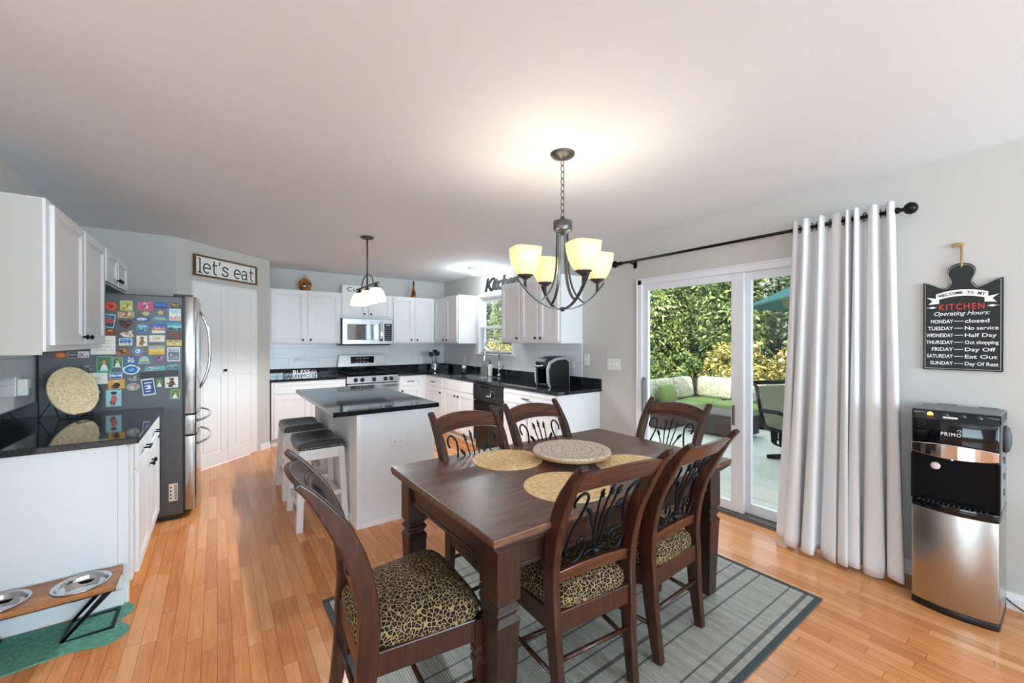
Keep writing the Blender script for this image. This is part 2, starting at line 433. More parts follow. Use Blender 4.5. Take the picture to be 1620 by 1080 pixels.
def glass(name='clear_glass', tint=(1, 1, 1, 1), refl=.06):
    t = NT(name); t.t.nodes.remove(t.b)
    tr = t.n('ShaderNodeBsdfTransparent'); tr.inputs[0].default_value = tint
    gl = t.n('ShaderNodeBsdfGlossy'); gl.inputs['Roughness'].default_value = .01
    mx = t.n('ShaderNodeMixShader'); mx.inputs[0].default_value = refl
    t.l(tr.outputs[0], mx.inputs[1]); t.l(gl.outputs[0], mx.inputs[2]); t.l(mx.outputs[0], t.out.inputs[0]); return t.mat
M['glass'] = glass()
def shade_glass(name, c, e, trans=0.0):
    t = NT(name); n = t.noise(t.obj(), 18, 4, .6)
    lo = tuple(x * .86 for x in c[:3]) + (1,)
    t.set(t.ramp(n, [(.3, lo), (.7, c)]), .35, 0, .4)
    t.l(t.ramp(n, [(.3, lo), (.7, c)]), t.b.inputs['Emission Color']); t.b.inputs['Emission Strength'].default_value = e
    if trans:
        tl = t.n('ShaderNodeBsdfTranslucent'); tl.inputs[0].default_value = (.95, .93, .9, 1)
        mx = t.n('ShaderNodeMixShader'); mx.inputs[0].default_value = trans
        t.l(t.b.outputs[0], mx.inputs[1]); t.l(tl.outputs[0], mx.inputs[2]); t.l(mx.outputs[0], t.out.inputs[0])
    return t.mat
M['amber_shade'] = shade_glass('lit_amber_glass', rgb(240, 214, 160), .20, .08)
M['white_shade'] = shade_glass('lit_white_glass', rgb(250, 238, 210), .22, .10)
# ------------------------------------------------------------------ room shell (x right along the stove wall, y towards it, z up)
XR, YB, XL, ZC = 3.36, 6.75, -1.0, 2.44
SL0, SL1, SLZ = 0.70, 2.515, 1.985          # sliding door opening
WN0, WN1, WZ0, WZ1 = 4.62, 5.51, 1.20, 2.07  # kitchen window opening
struct('floor', MB().box(-5.3, -4.7, -.08, XR, YB + .1, 0), M['floor'])
struct('ceiling', MB().box(-5.3, -4.7, ZC, XR + .12, YB + .12, ZC + .12), M['ceiling'])
w = MB(); X1 = XR + .12
w.box(XR, -4.7, 0, X1, SL0, ZC).box(XR, SL0, SLZ, X1, SL1, ZC).box(XR, SL1, 0, X1, WN0, ZC)
w.box(XR, WN0, 0, X1, WN1, WZ0).box(XR, WN0, WZ1, X1, WN1, ZC).box(XR, WN1, 0, X1, YB + .12, ZC)
struct('wall_right', w, M['wall'])
struct('wall_back', MB().box(.45, YB, 0, XR, YB + .12, ZC), M['wall'])
P0, P1 = Vector((-.33, 5.31)), Vector((.56, 6.16)); PD = (P1 - P0).normalized(); PN = Vector((PD.y, -PD.x))   # pantry diagonal
pd0, pd1 = .17, 1.02                          # the pantry opening along the diagonal
def ppt(u, n=0.0): q = P0 + PD * u + PN * n; return (q.x, q.y)
PL = (P1 - P0).length
w = MB()
w.prism([ppt(0), ppt(pd0), ppt(pd0, -.1), (P0.x - .03, P0.y + .1)], 0, ZC)
w.prism([ppt(pd1), ppt(PL), (P1.x, YB), (P1.x - .1, YB), (P1.x - .1, P1.y + .04), ppt(pd1, -.1)], 0, ZC)
w.prism([ppt(pd0), ppt(pd1), ppt(pd1, -.1), ppt(pd0, -.1)], 2.03, ZC)
struct('wall_pantry', w, M['wall'])
struct('wall_alcove', MB().box(XL, P0.y, 0, P0.x, P0.y + .1, ZC), M['wall'])
struct('wall_left', MB().box(XL - .12, 1.7, 0, XL, 5.42, ZC), M['wall'])
struct('wall_hall', MB().box(-5.3, 1.7, 0, XL - .12, 1.82, ZC), M['wall'])
def holed(axis, c0, c1, a0, a1, holes, z0, z1):
    m = MB(); cur = a0
    def b(p0, p1, q0, q1):
        if axis == 'y': m.box(p0, c0, q0, p1, c1, q1)
        else: m.box(c0, p0, q0, c1, p1, q1)
    for h0, h1 in holes:
        b(cur, h0, 0, ZC); b(h0, h1, 0, z0); b(h0, h1, z1, ZC); cur = h1
    b(cur, a1, 0, ZC); return m
struct('wall_rear', holed('y', -4.82, -4.7, -5.3, XR + .12, [(-3.45, -.95), (.65, 3.15)], .4, 2.3), M['wall'])
struct('wall_far', holed('x', -5.42, -5.3, -4.82, 1.82, [(-2.45, .05)], .4, 2.3), M['wall'])
# unseen upper house mass, added and sized to shade the patio
struct('upper_shade_block', MB().box(-5.4, -4.8, ZC + .14, XR + .16, YB + .1, 5.1), C('d8d4c8', .8))
# skirting
def skirt(name, pts, h=.085, t=.014):
    m = MB()
    for (a, b) in pts:
        a = Vector(a); b = Vector(b); d = (b - a).normalized(); n = Vector((d.y, -d.x))
        m.prism([tuple(a), tuple(b), tuple(b + n * t), tuple(a + n * t)], 0, h - .02)
        m.prism([tuple(a), tuple(b), tuple(b + n * t * .55), tuple(a + n * t * .55)], h - .02, h)
    return struct(name, m, M['trim'], .002)
skirt('baseboard_right', [((XR, 3.0), (XR, SL1 + .05)), ((XR, SL0 - .05), (XR, -4.7))])
skirt('baseboard_pantry', [(ppt(pd1 + .045), ppt(PL)), (ppt(0), ppt(pd0 - .045))])
skirt('baseboard_left', [((XL, 1.7), (XL, 2.98))])
# pantry casing and the folding door
def casing(m, u0, u1, t=.045, n=.012):
    m.prism([ppt(u0 - t, 0), ppt(u0, 0), ppt(u0, n), ppt(u0 - t, n)], 0, 2.03 + t)
m = MB(); 
for (a, b, z0, z1) in ((pd0 - .004, pd0 + .004, 0, 2.03), (pd1 - .004, pd1 + .004, 0, 2.03), (pd0, pd1, 2.018, 2.03)):
    m.prism([ppt(a, -.06), ppt(b, -.06), ppt(b, .002), ppt(a, .002)], z0, z1)
struct('trim_1', m, M['trim'])
def folding_door():
    t = thing('door_1', 'white two-leaf folding pantry door with raised panels beside the fridge', 'door')
    t['kind'] = 'structure'
    mid = (pd0 + pd1) / 2
    for k, (u0, u1) in enumerate(((pd0 + .008, mid - .0015), (mid + .0015, pd1 - .008))):
        L = u1 - u0
        A = Matrix.Translation((*ppt(u0, .0), 0)) @ Matrix(((PD.x, PN.x, 0, 0), (PD.y, PN.y, 0, 0), (0, 0, 1, 0), (0, 0, 0, 1)))
        m = MB(); m.T = A
        m.box(0, -.034, .012, L, -.006, 2.015)
        st = .085
        # stiles and rails stand proud, the panel fields are raised again
        for x0, x1, z0, z1 in ((0, st, .012, 2.015), (L - st, L, .012, 2.015), (st, L - st, .012, .15), (st, L - st, 1.0, 1.12), (st, L - st, 1.93, 2.015)):
            m.box(x0, -.006, z0, x1, .003, z1)
        for z0, z1 in ((.15, 1.0), (1.12, 1.93)):
            m.box(st + .025, -.006, z0 + .025, L - st - .025, .001, z1 - .025)
        leaf = m.build('door_leaf', M['trim'], t, .004)
        if k == 0:
            kb = MB(); kb.T = A
            c = (L - .05, .003, 1.06)
            kb.cyl(c, (c[0], .02, c[2]), .007); kb.ball((c[0], .028, c[2]), .016)
            plab(kb.build('knob', M['knob'], leaf), 'small dark door knob')
folding_door()
# tile behind the counters
m = MB(); m.box(P1.x, YB - .008, .98, XR, YB, 1.36); struct('trim_2', m, M['tile'])
m = MB()
m.box(XR - .008, 3.27, .98, XR, WN0 - .05, 1.40).box(XR - .008, WN0 - .05, .98, XR, WN1 + .05, WZ0 - .075).box(XR - .008, WN1 + .05, .98, XR, YB, 1.40)
struct('trim_3', m, M['tile'])
m = MB(); m.box(XL, 2.95, .98, XL + .008, 4.11, 1.36); struct('trim_4', m, M['tile'])

# kitchen window: casing, two sashes, blind slats over the lower sash
def kitchen_window():
    t = thing('window_1', 'white double-hung kitchen window above the sink', 'window', kind='structure')
    c = MB(); e = .05
    c.box(XR - .016, WN0 - e, WZ1, XR + .002, WN1 + e, WZ1 + e).box(XR - .016, WN0 - e, WZ0, XR + .002, WN0, WZ1).box(XR - .016, WN1, WZ0, XR + .002, WN1 + e, WZ1)
    c.box(XR + .0, WN0, WZ0, XR + .12, WN0 + .012, WZ1).box(XR, WN1 - .012, WZ0, XR + .12, WN1, WZ1).box(XR, WN0, WZ1 - .012, XR + .12, WN1, WZ1)
    c.build('window_casing', M['trim'], t, .003)
    s = MB(); s.box(XR - .05, WN0 - .07, WZ0 - .022, XR + .1, WN1 + .07, WZ0).box(XR - .018, WN0 - .05, WZ0 - .075, XR, WN1 + .05, WZ0 - .022)
    s.build('window_sill', M['trim'], t, .003)
    zm = 1.60
    for z0, z1, x in ((zm - .02, WZ1 - .012, XR + .085), (WZ0, zm + .02, XR + .062)):
        f = MB(); a, b = WN0 + .012, WN1 - .012; q = .042
        f.box(x - .012, a, z0, x + .012, a + q, z1).box(x - .012, b - q, z0, x + .012, b, z1).box(x - .012, a + q, z0, x + .012, b - q, z0 + q).box(x - .012, a + q, z1 - q, x + .012, b - q, z1)
        sh = f.build('sash', M['vinyl'], t, .002)
        MB().box(x - .002, a + q, z0 + q, x + .002, b - q, z1 - q).build('window_pane', M['glass'], sh)
    b = MB(); b.box(XR + .018, WN0 + .02, zm - .01, XR + .048, WN1 - .02, zm + .018)
    n = 9
    for i in range(n):
        z = WZ0 + .02 + i * (zm - WZ0 - .03) / n
        b.prism([(XR + .016, WN0 + .02), (XR + .05, WN0 + .02), (XR + .05, WN1 - .02), (XR + .016, WN1 - .02)], z, z + .003)
    for y in (WN0 + .12, WN1 - .12): b.box(XR + .032, y, WZ0 + .01, XR + .034, y + .002, zm)
    b.build('blind', M['trim'], t)
kitchen_window()

def sliding_door():
    t = thing('door_2', 'white sliding glass patio door with a grey track at the floor', 'door', kind='structure')
    f = MB(); a, b, z = SL0, SL1, SLZ
    x0, x1 = XR - .012, XR + .12
    f.box(x0, a, 0, x1, a + .045, z).box(x0, b - .045, 0, x1, b, z).box(x0, a, z - .045, x1, b, z)
    f.box(x0 - .006, a - .006, z, XR + .01, b + .012, z + .014).box(x0 - .006, b, 0, XR + .01, b + .014, z)
    f.build('door_frame', M['vinyl'], t, .003)
    plab(MB().box(XR - .03, a, 0, x1, b, .022).box(XR - .045, a, 0, XR - .03, b, .010).build('sill_track', C('6d675f', .5, .3), t, .002), 'grey metal floor track')
    ym = 1.585
    def panel(y0, y1, x, sl, sr, zb):
        m = MB(); q = .06
        m.box(x - .018, y0, .025, x + .018, y0 + sl, z - .045).box(x - .018, y1 - sr, .025, x + .018, y1, z - .045)
        m.box(x - .018, y0 + sl, .025, x + .018, y1 - sr, .025 + zb).box(x - .018, y0 + sl, z - .045 - q, x + .018, y1 - sr, z - .045)
        p = m.build('door_panel', M['vinyl'], t, .003)
        MB().box(x - .003, y0 + sl, .025 + zb, x + .003, y1 - sr, z - .045 - q).build('door_pane', M['glass'], p); return p
    pl = panel(ym - .055, b - .045, XR + .025, .095, .06, .075)
    panel(a + .045, ym - .03, XR + .075, .06, .06, .08)
    h = MB(); h.box(XR - .03, b - .085, .72, XR - .012, b - .06, 1.02); h.box(XR - .012, b - .09, .70, XR + .01, b - .055, 1.04)
    plab(h.build('door_handle', C('8a8a8c', .4, .5), pl, .004), 'grey pull handle')
    g = MB(); g.box(XR - .004, ym + .01, .72, XR + .006, ym + .03, .88)
    plab(g.build('door_latch', C('7a7a7c', .4, .5), pl, .003), 'grey latch')
sliding_door()
# unseen windows added behind the camera to go with the fill lamps
def added_window(name, label, x0, x1, y0, y1):
    t = thing(name, label, 'window', kind='structure'); f = MB()
    if abs(y1 - y0) < .3:
        c = (y0 + y1) / 2
        for u in (x0, (x0 + x1) / 2 - .02, x1 - .04): f.box(u, c - .03, .4, u + .04, c + .03, 2.3)
        f.box(x0, c - .03, .4, x1, c + .03, .44).box(x0, c - .03, 2.26, x1, c + .03, 2.3)
    else:
        c = (x0 + x1) / 2
        for u in (y0, (y0 + y1) / 2 - .02, y1 - .04): f.box(c - .03, u, .4, c + .03, u + .04, 2.3)
        f.box(c - .03, y0, .4, c + .03, y1, .44).box(c - .03, y0, 2.26, c + .03, y1, 2.3)
    f.build('added_window_frame', M['vinyl'], t)
added_window('added_window_2', 'unseen window added behind the dining area for fill light', .65, 3.15, -4.82, -4.7)
added_window('added_window_3', 'unseen window added in the rear wall for fill light', -3.45, -.95, -4.82, -4.7)
added_window('added_window_4', 'unseen window added in the end wall for fill light', -5.42, -5.3, -2.45, .05)

# ------------------------------------------------------------------ outside
PZ = -.14
def patio_mat():
    t = NT('patio_concrete'); v = t.obj(); n = t.noise(v, 1.2, 6, .65); f = t.noise(v, 60, 3)
    c = t.mix(.35, t.ramp(n, [(.3, rgb(172, 176, 160)), (.7, rgb(206, 208, 196))]), t.ramp(f, [(.3, rgb(160, 162, 150)), (.7, rgb(214, 214, 204))]))
    sx = t.n('ShaderNodeSeparateXYZ'); t.l(v, sx.inputs[0])
    gx = t.math('LESS_THAN', t.math('PINGPONG', t.math('ADD', sx.outputs[0], .25), .75), .006)
    gy = t.math('LESS_THAN', t.math('PINGPONG', t.math('ADD', sx.outputs[1], .1), .75), .006)
    t.set(t.mix(t.math('MULTIPLY', t.math('MAXIMUM', gx, gy), .7), c, rgb(104, 104, 96)), .85, 0, .3); t.bump(f, .2, .004); return t.mat
struct('floor_patio', MB().box(XR + .12, -8, PZ - .1, 9.3, 9.5, PZ), patio_mat())
def ground_mat():
    t = NT('garden_soil_and_grass'); v = t.obj(); n = t.noise(v, 3, 6, .7)
    t.set(t.ramp(n, [(.35, rgb(62, 60, 34)), (.6, rgb(84, 100, 46))]), .95, 0, .1); return t.mat
struct('floor_garden', MB().box(9.3, -30, PZ - .12, 45, 60, PZ - .03), ground_mat())

def leaf_mat(name, stops, rough=.5):
    t = NT(name); g = t.n('ShaderNodeNewGeometry')
    v = t.obj(); n = t.noise(v, 1.6, 3); wv = t.n('ShaderNodeTexWhiteNoise', noise_dimensions='1D'); t.l(g.outputs['Random Per Island'], wv.inputs['W'])
    k = t.math('MULTIPLY_ADD', n, .55, t.math('MULTIPLY', wv.outputs[0], .45))
    t.set(t.ramp(k, stops), rough, 0, .4)
    t.b.inputs['Subsurface Weight'].default_value = 0
    return t.mat
LM = [leaf_mat('broad_green_leaves', [(.25, rgb(34, 54, 24)), (.45, rgb(84, 112, 48)), (.6, rgb(136, 152, 80)), (.85, rgb(206, 208, 152))]),
      leaf_mat('grey_green_leaves', [(.25, rgb(30, 50, 34)), (.5, rgb(82, 108, 70)), (.8, rgb(178, 190, 148))]),
      leaf_mat('autumn_shrub_leaves', [(.2, rgb(84, 80, 34)), (.42, rgb(146, 146, 66)), (.62, rgb(206, 190, 110)), (.85, rgb(196, 134, 78))])]
BARK = paint('bark', rgb(86, 68, 52), .9, 0, .25, 30, .2, .5)
def foliage_mesh(name, seed, n, clumps, rx, ry, rz, cz, size, mat):
    r = np.random.RandomState(seed)
    d = r.normal(size=(clumps, 3)); d /= np.linalg.norm(d, axis=1)[:, None]
    cen = d * np.array([rx, ry, rz]) * r.uniform(.55, 1.0, (clumps, 1)); cen[:, 2] = np.maximum(cen[:, 2], -cz * .93)
    k = r.randint(0, clumps, n)
    p = cen[k] + r.normal(size=(n, 3)) * np.array([.13, .13, .12]) * (rx + rz) / 2.6
    a = r.normal(size=(n, 3)); a[:, 2] -= .35; a /= np.linalg.norm(a, axis=1)[:, None]
    out = p / np.array([rx, ry, rz]); out /= np.linalg.norm(out, axis=1)[:, None] + 1e-6
    nn = out + r.normal(size=(n, 3)) * .55 + np.array([0, 0, .35]); b = np.cross(a, nn); b /= np.linalg.norm(b, axis=1)[:, None] + 1e-6
    L = size * r.uniform(.6, 1.3, (n, 1)); W = L * .42
    keep = np.linalg.norm(p / np.array([rx, ry, rz]), axis=1) < 1.06; p, a, b, L, W = p[keep], a[keep], b[keep], L[keep], W[keep]; n = len(p)
    v = np.stack([p, p + a * L * .5 + b * W * .5, p + a * L, p + a * L * .5 - b * W * .5], 1).reshape(-1, 3)
    v[:, 2] += cz
    me = bpy.data.meshes.new(name); me.vertices.add(len(v)); me.vertices.foreach_set('co', v.ravel().astype(np.float32))
    me.loops.add(4 * n); me.loops.foreach_set('vertex_index', np.arange(4 * n, dtype=np.int32))
    me.polygons.add(n); me.polygons.foreach_set('loop_start', np.arange(0, 4 * n, 4, dtype=np.int32))
    me.materials.append(mat); me.update(); return me
def tree(x, y, label, cat, fol, h, sc=1.0, rz=0.0, trunk=.07, name='garden_tree', group=None, szz=1.0):
    t = thing(name, label, cat, (x, y, PZ - .03), rz, group)
    t.scale = (sc, sc, sc * szz)
    o = bpy.data.objects.new('foliage', fol); COL.objects.link(o); o.parent = t
    m = MB(); m.tube([(0, 0, -.05), (.04, .02, h * .4), (-.03, .05, h * .8)], [trunk, trunk * .75, trunk * .3], 8)
    for q in range(5):
        a = q * 1.26 + .4; m.tube([(.03, .02, h * (.3 + .07 * q)), (.35 * math.cos(a), .35 * math.sin(a), h * (.45 + .07 * q))], [trunk * .45, trunk * .15], 6)
    m.build('trunk', BARK, t)
    return t
FA = foliage_mesh('foliage', 1, 24000, 170, .90, .90, 2.3, 2.05, .15, LM[0])
FB = foliage_mesh('foliage', 2, 24000, 170, .90, .90, 2.2, 2.0, .125, LM[1])
FE = foliage_mesh('foliage', 5, 20000, 260, 1.36, 1.36, 2.6, 2.3, .22, LM[0])
FF = foliage_mesh('foliage', 6, 20000, 260, 1.36, 1.36, 2.6, 2.3, .19, LM[1])
FC = foliage_mesh('foliage', 3, 6000, 120, .60, .60, .62, .62, .10, LM[2])
FD = foliage_mesh('foliage', 4, 5000, 100, .58, .58, .55, .55, .12, LM[0])
TR = [(11.65, -.9, FA, 'broad green tree hidden mostly by the curtain'), (11.55, 1.25, FB, 'grey-green tree seen past the parasol tip, beside the curtain'),
      (11.65, 3.4, FB, 'grey-green tree rising behind the swivel chair'), (11.55, 5.55, FA, 'broad green tree behind the middle of the patio sofa'),
      (11.65, 7.7, FA, 'broad green tree behind the shaded end of the patio sofa'), (11.55, 9.85, FA, 'broad green tree just beyond the slider frame'),
      (11.65, 12.0, FB, 'grey-green tree far along the hedge'), (11.55, 14.15, FA, 'broad green tree seen through the kitchen window blind'),
      (11.65, 16.3, FA, 'broad green tree filling the kitchen window pane'), (11.55, 18.45, FB, 'grey-green tree past the kitchen window edge'),
      (14.25, 1.0, FE, 'tall green tree in the second row behind the parasol'), (14.35, 4.2, FF, 'tall grey-green tree in the second row behind the sofa corner'),
      (14.25, 7.4, FE, 'tall green tree in the second row behind the slider frame'), (14.35, 10.6, FE, 'tall green tree in the second row beyond the far end of the hedge'),
      (14.25, 13.8, FF, 'tall grey-green tree in the second row behind the window blind'), (14.35, 17.0, FE, 'tall green tree in the second row seen past the window sash')]
TR += [(17.6, 2.6, FE, 'tall green tree in the farthest row above the parasol'), (17.6, 5.9, FF, 'tall grey-green tree in the farthest row over the sofa'),
       (17.6, 9.2, FE, 'tall green tree in the farthest row behind the slider corner'), (17.6, 12.5, FF, 'tall grey-green tree in the farthest row between door and window views')]
for i, (x, y, f, lb) in enumerate(TR):
    tree(x, y, lb, 'tree', f, 4.0, 1.0, i * 1.7, group='trees along the garden edge')
SH = [(9.78, 1.9, FC, 1.0, 'golden shrub with faded flower heads beside the curtain edge'), (9.78, 3.25, FC, 1.1, 'golden shrub with faded flower heads behind the swivel chair'),
      (9.78, 4.62, FC, 1.08, 'golden autumn shrub behind the sofa, at the slider post'), (9.75, 5.95, FD, 1.0, 'pale green shrub behind the shaded sofa end'),
      (9.75, 7.25, FD, 1.05, 'pale green shrub low beside the slider frame'), (9.75, 13.2, FC, 1.0, 'golden shrub low in the kitchen window'),
      (9.75, 14.8, FC, 1.1, 'golden shrub behind the window sill')]
FH = paint('faded_hydrangea', rgb(206, 182, 140), .85, 0, .35, 60, .2, .6)
for i, (x, y, f, sc, lb) in enumerate(SH):
    t = tree(x, y, lb, 'shrub', f, 1.0, sc, i * 2.1, .03, 'flowering_shrub', 'shrubs behind the sofa', 1.15)
    if f is FC:
        for k in range(11):
            a = k * 2.4 + i; q = .15 + .38 * rnd.random()
            b = MB(); b.ball((q * math.cos(a), q * math.sin(a), .80 + .36 * rnd.random()), .040 + .022 * rnd.random(), 0, 8, .75)
            plab(b.build('flower_head', FH, t), 'faded cream flower head')

# patio sofa: L-shaped, wicker skirt, green seat pads, patterned back cushions
def damask():
    t = NT('cream_damask_outdoor'); v = t.obj(); n = t.noise(v, 9, 3, .6, 1.5)
    t.set(t.ramp(n, [(.44, rgb(206, 196, 168)), (.52, rgb(120, 140, 116)), (.6, rgb(208, 200, 174))]), .9, 0, .2); return t.mat
DM = damask(); GRN = fabric('apple_green_canvas', rgb(112, 138, 76), .9, 200); WK = paint('dark_wicker', rgb(56, 46, 40), .7, 0, .4, 120, .3, .8)
def cushion(m, x0, y0, z0, x1, y1, z1, r=.05, mi=0):
    q = min(r, (x1 - x0) * .45, (y1 - y0) * .45, (z1 - z0) * .45); rings = []
    cx, cy = (x0 + x1) / 2, (y0 + y1) / 2
    for k, (ins, z) in enumerate(((q, z0), (q * .3, z0 + q * .35), (0, z0 + q), (0, z1 - q), (q * .3, z1 - q * .35), (q, z1))):
        ring = []; hx_, hy_ = (x1 - x0) / 2 - ins, (y1 - y0) / 2 - ins; n = 24
        for i in range(n):
            a = 2 * PI * (i + .5) / n; e = 8
            s = (abs(math.cos(a)) ** e + abs(math.sin(a)) ** e) ** (-1 / e)
            ring.append((cx + hx_ * math.cos(a) * s, cy + hy_ * math.sin(a) * s, z))
        rings.append(ring)
    m.loft(rings, mi)
    return m
s = thing('patio_sofa', 'L-shaped patio sofa with green seat pads and patterned back cushions', 'sofa', (0, 0, PZ))
b = MB(); b.box(7.62, .9, .03, 8.55, 4.95, .24).box(6.2, 4.1, .03, 7.62, 4.95, .24).box(8.45, .9, .2, 8.55, 4.95, .70).box(6.2, 4.86, .2, 8.5, 4.95, .70)
b.build('sofa_base', WK, s, .01)
for y0, y1 in ((.95, 1.95), (1.96, 3.0), (3.01, 4.08)): cushion(MB(), 7.58, y0, .24, 8.3, y1, .36).build('seat_cushion', GRN, s)
for x0, x1 in ((6.2, 6.9), (6.91, 7.57), (7.58, 8.3)): cushion(MB(), x0, 4.09, .24, x1, 4.72, .36).build('seat_cushion', GRN, s)
for y0, y1 in ((.95, 1.68), (1.69, 2.42), (2.43, 3.2), (3.21, 3.98), (3.99, 4.7)):
    q = MB(); q.T = Matrix.Translation((8.22, 0, .36)) @ Matrix.Rotation(.16, 4, 'Y'); cushion(q, -.02, y0, 0, .16, y1, .44, .07).build('back_cushion', DM, s)
for x0, x1 in ((6.22, 6.85), (6.86, 7.48), (7.49, 8.15)):
    q = MB(); q.T = Matrix.Translation((0, 4.68, .36)) @ Matrix.Rotation(-.16, 4, 'X'); cushion(q, x0, -.02, 0, x1, .16, .44, .07).build('back_cushion', DM, s)
def pillow(x, y, z, rz, tilt, label):
    m = MB(); m.T = Matrix.Rotation(tilt, 4, 'X'); cushion(m, -.2, -.06, 0, .2, .06, .36, .06)
    o = m.build('throw_pillow', GRN, None); o.location = (x, y, z); o.rotation_euler = (0, 0, rz)
    tag(o, label, 'pillow', 'green throw pillows on the patio sofa')
pillow(6.95, 4.50, PZ + .35, 0, -.25, 'green square pillow leaning on the shaded end of the patio sofa')
pillow(8.05, 2.5, PZ + .35, -PI / 2, -.25, 'green square pillow on the sunlit run of the patio sofa by the curtain')
ct = thing('coffee_table', 'low dark patio coffee table in front of the sofa', 'table', (6.75, 3.42, PZ))
MB().box(-.34, -.5, .34, .34, .5, .37).build('table_top', C('3c3a3a', .5), ct, .006)
MB().box(-.3, -.46, .05, .3, .46, .34).build('table_body', C('2a2a2c', .7), ct, .006)
def patio_chair():
    t = thing('swivel_chair', 'black metal swivel patio chair with mesh sling back facing the table', 'chair', (5.95, 2.02, PZ), 2.75)
    f = MB(); BM = M['black_metal']
    for sx in (-1, 1):
        f.tube([(sx * .30, .28, .40), (sx * .31, -.22, .42), (sx * .30, -.30, .60), (sx * .29, -.38, .92), (sx * .28, -.45, .97), (sx * .26, -.50, .95)], .022, 8)
    f.tube([(-.28, -.45, .97), (.28, -.45, .97)], .03, 8)
    f.build('chair_frame', BM, t)
    sl = MB(); sl.bar([(0, .28, .41), (0, -.2, .42), (0, -.29, .58), (0, -.38, .93)], .56, .012, 0, (1, 0, 0)); plab(sl.build('sling', fabric('taupe_mesh_sling', rgb(150, 148, 122), .8, 200), t), 'taupe woven sling')
    sk = MB(); sk.tube([(.28 * math.cos(a), -.02 + .28 * math.sin(a), .22) for a in np.linspace(0, 2 * PI, 20)], .014, 6)
    for k in range(22):
        a = 2 * PI * k / 22; sk.bar([(.29 * math.cos(a), -.02 + .29 * math.sin(a), .40), (.28 * math.cos(a), -.02 + .28 * math.sin(a), .22)], .035, .008)
    sk.build('skirt', BM, t)
    for sx in (-1, 1):
        a = MB(); a.bar([(sx * .31, -.28, .62), (sx * .33, 0, .64), (sx * .32, .22, .60), (sx * .31, .26, .42)], .05, .02); a.build('armrest', BM, t)
    b = MB(); b.cyl((0, -.02, .05), (0, -.02, .30), .03)
    for k in range(4):
        a = PI / 4 + k * PI / 2; b.bar([(0, -.02, .08), (.34 * math.cos(a), -.02 + .34 * math.sin(a), .015)], .06, .025)
    b.build('pedestal', BM, t)
patio_chair()
pt = thing('patio_table', 'dark patio dining table partly hidden by the curtain', 'table', (6.15, .95, PZ))
MB().box(-.55, -.75, .64, .55, .75, .67).build('table_top', C('3a3c3e', .4), pt, .008)
for sx in (-1, 1):
    for sy in (-1, 1): MB().box(sx * .45 - .03, sy * .62 - .03, 0, sx * .45 + .03, sy * .62 + .03, .64).build('table_leg', M['black_metal'], pt)
u = thing('patio_umbrella', 'teal canvas patio umbrella standing beyond the curtain', 'umbrella', (6.15, .95, PZ))
TL = fabric('teal_canvas', rgb(44, 108, 104), .9, 200)
cn = MB(); n = 8; R = 1.68
apex = (0, 0, 2.75); rim = [(R * math.cos(2 * PI * k / n + .3), R * math.sin(2 * PI * k / n + .3), 1.98) for k in range(n)]
vs = [apex] + rim + [(p[0], p[1], p[2] - .02) for p in rim] + [(0, 0, 2.72)]
fs = [(0, 1 + k, 1 + (k + 1) % n) for k in range(n)] + [(1 + k, 1 + n + k, 1 + n + (k + 1) % n, 1 + (k + 1) % n) for k in range(n)] + [(2 * n + 1, 1 + n + (k + 1) % n, 1 + n + k) for k in range(n)]
cn.add(vs, fs); cn.build('canopy', TL, u)
MB().cyl((0, 0, .67), (0, 0, 2.78), .022).build('pole', C('8a8478', .4, .6), u)
for k in range(n): MB().cyl((0, 0, 2.4), (rim[k][0] * .6, rim[k][1] * .6, 2.26), .008, n=6).build('rib', C('8a8478', .4, .6), u)
# ------------------------------------------------------------------ cabinets
CT = .885
def front_door(parent, x0, x1, z0, z1, name='door', y=0.0, st=.052, flat=False):
    m = MB(); y0, y1 = y - .020, y
    if flat:
        m.box(x0, y0, z0, x1, y1, z1); 
    else:
        m.box(x0, y0, z0, x0 + st, y1, z1).box(x1 - st, y0, z0, x1, y1, z1).box(x0 + st, y0, z0, x1 - st, y1, z0 + st).box(x0 + st, y0, z1 - st, x1 - st, y1, z1)
        m.box(x0 + st, y0 + .011, z0 + st, x1 - st, y1, z1 - st)
        g = .012
        for a, b, c, d in ((x0 + st, x0 + st + g, z0 + st, z1 - st), (x1 - st - g, x1 - st, z0 + st, z1 - st), (x0 + st, x1 - st, z0 + st, z0 + st + g), (x0 + st, x1 - st, z1 - st - g, z1 - st)):
            m.box(a, y0 + .006, c, b, y0 + .012, d)
    return m.build(name, M['white'], parent, .0025)
def knob(parent, x, z, y=-.020, r=.0145):
    m = MB(); m.T = Matrix.Translation((x, y, z)) @ Matrix.Rotation(PI / 2, 4, 'X')
    m.lathe([(.006, -.002), (.006, .012), (r, .016), (r, .023), (r * .7, .028), (.001, .029)], 16)
    return m.build('knob', M['knob'], parent)
def pull(parent, x, z, w=.11, y=-.020):
    m = MB()
    for s in (-1, 1): m.cyl((x + s * w * .36, y + .002, z), (x + s * w * .36, y - .026, z), .005, n=8)
    m.cyl((x - w / 2, y - .026, z), (x + w / 2, y - .026, z), .006, n=8)
    return m.build('handle', M['knob'], parent)
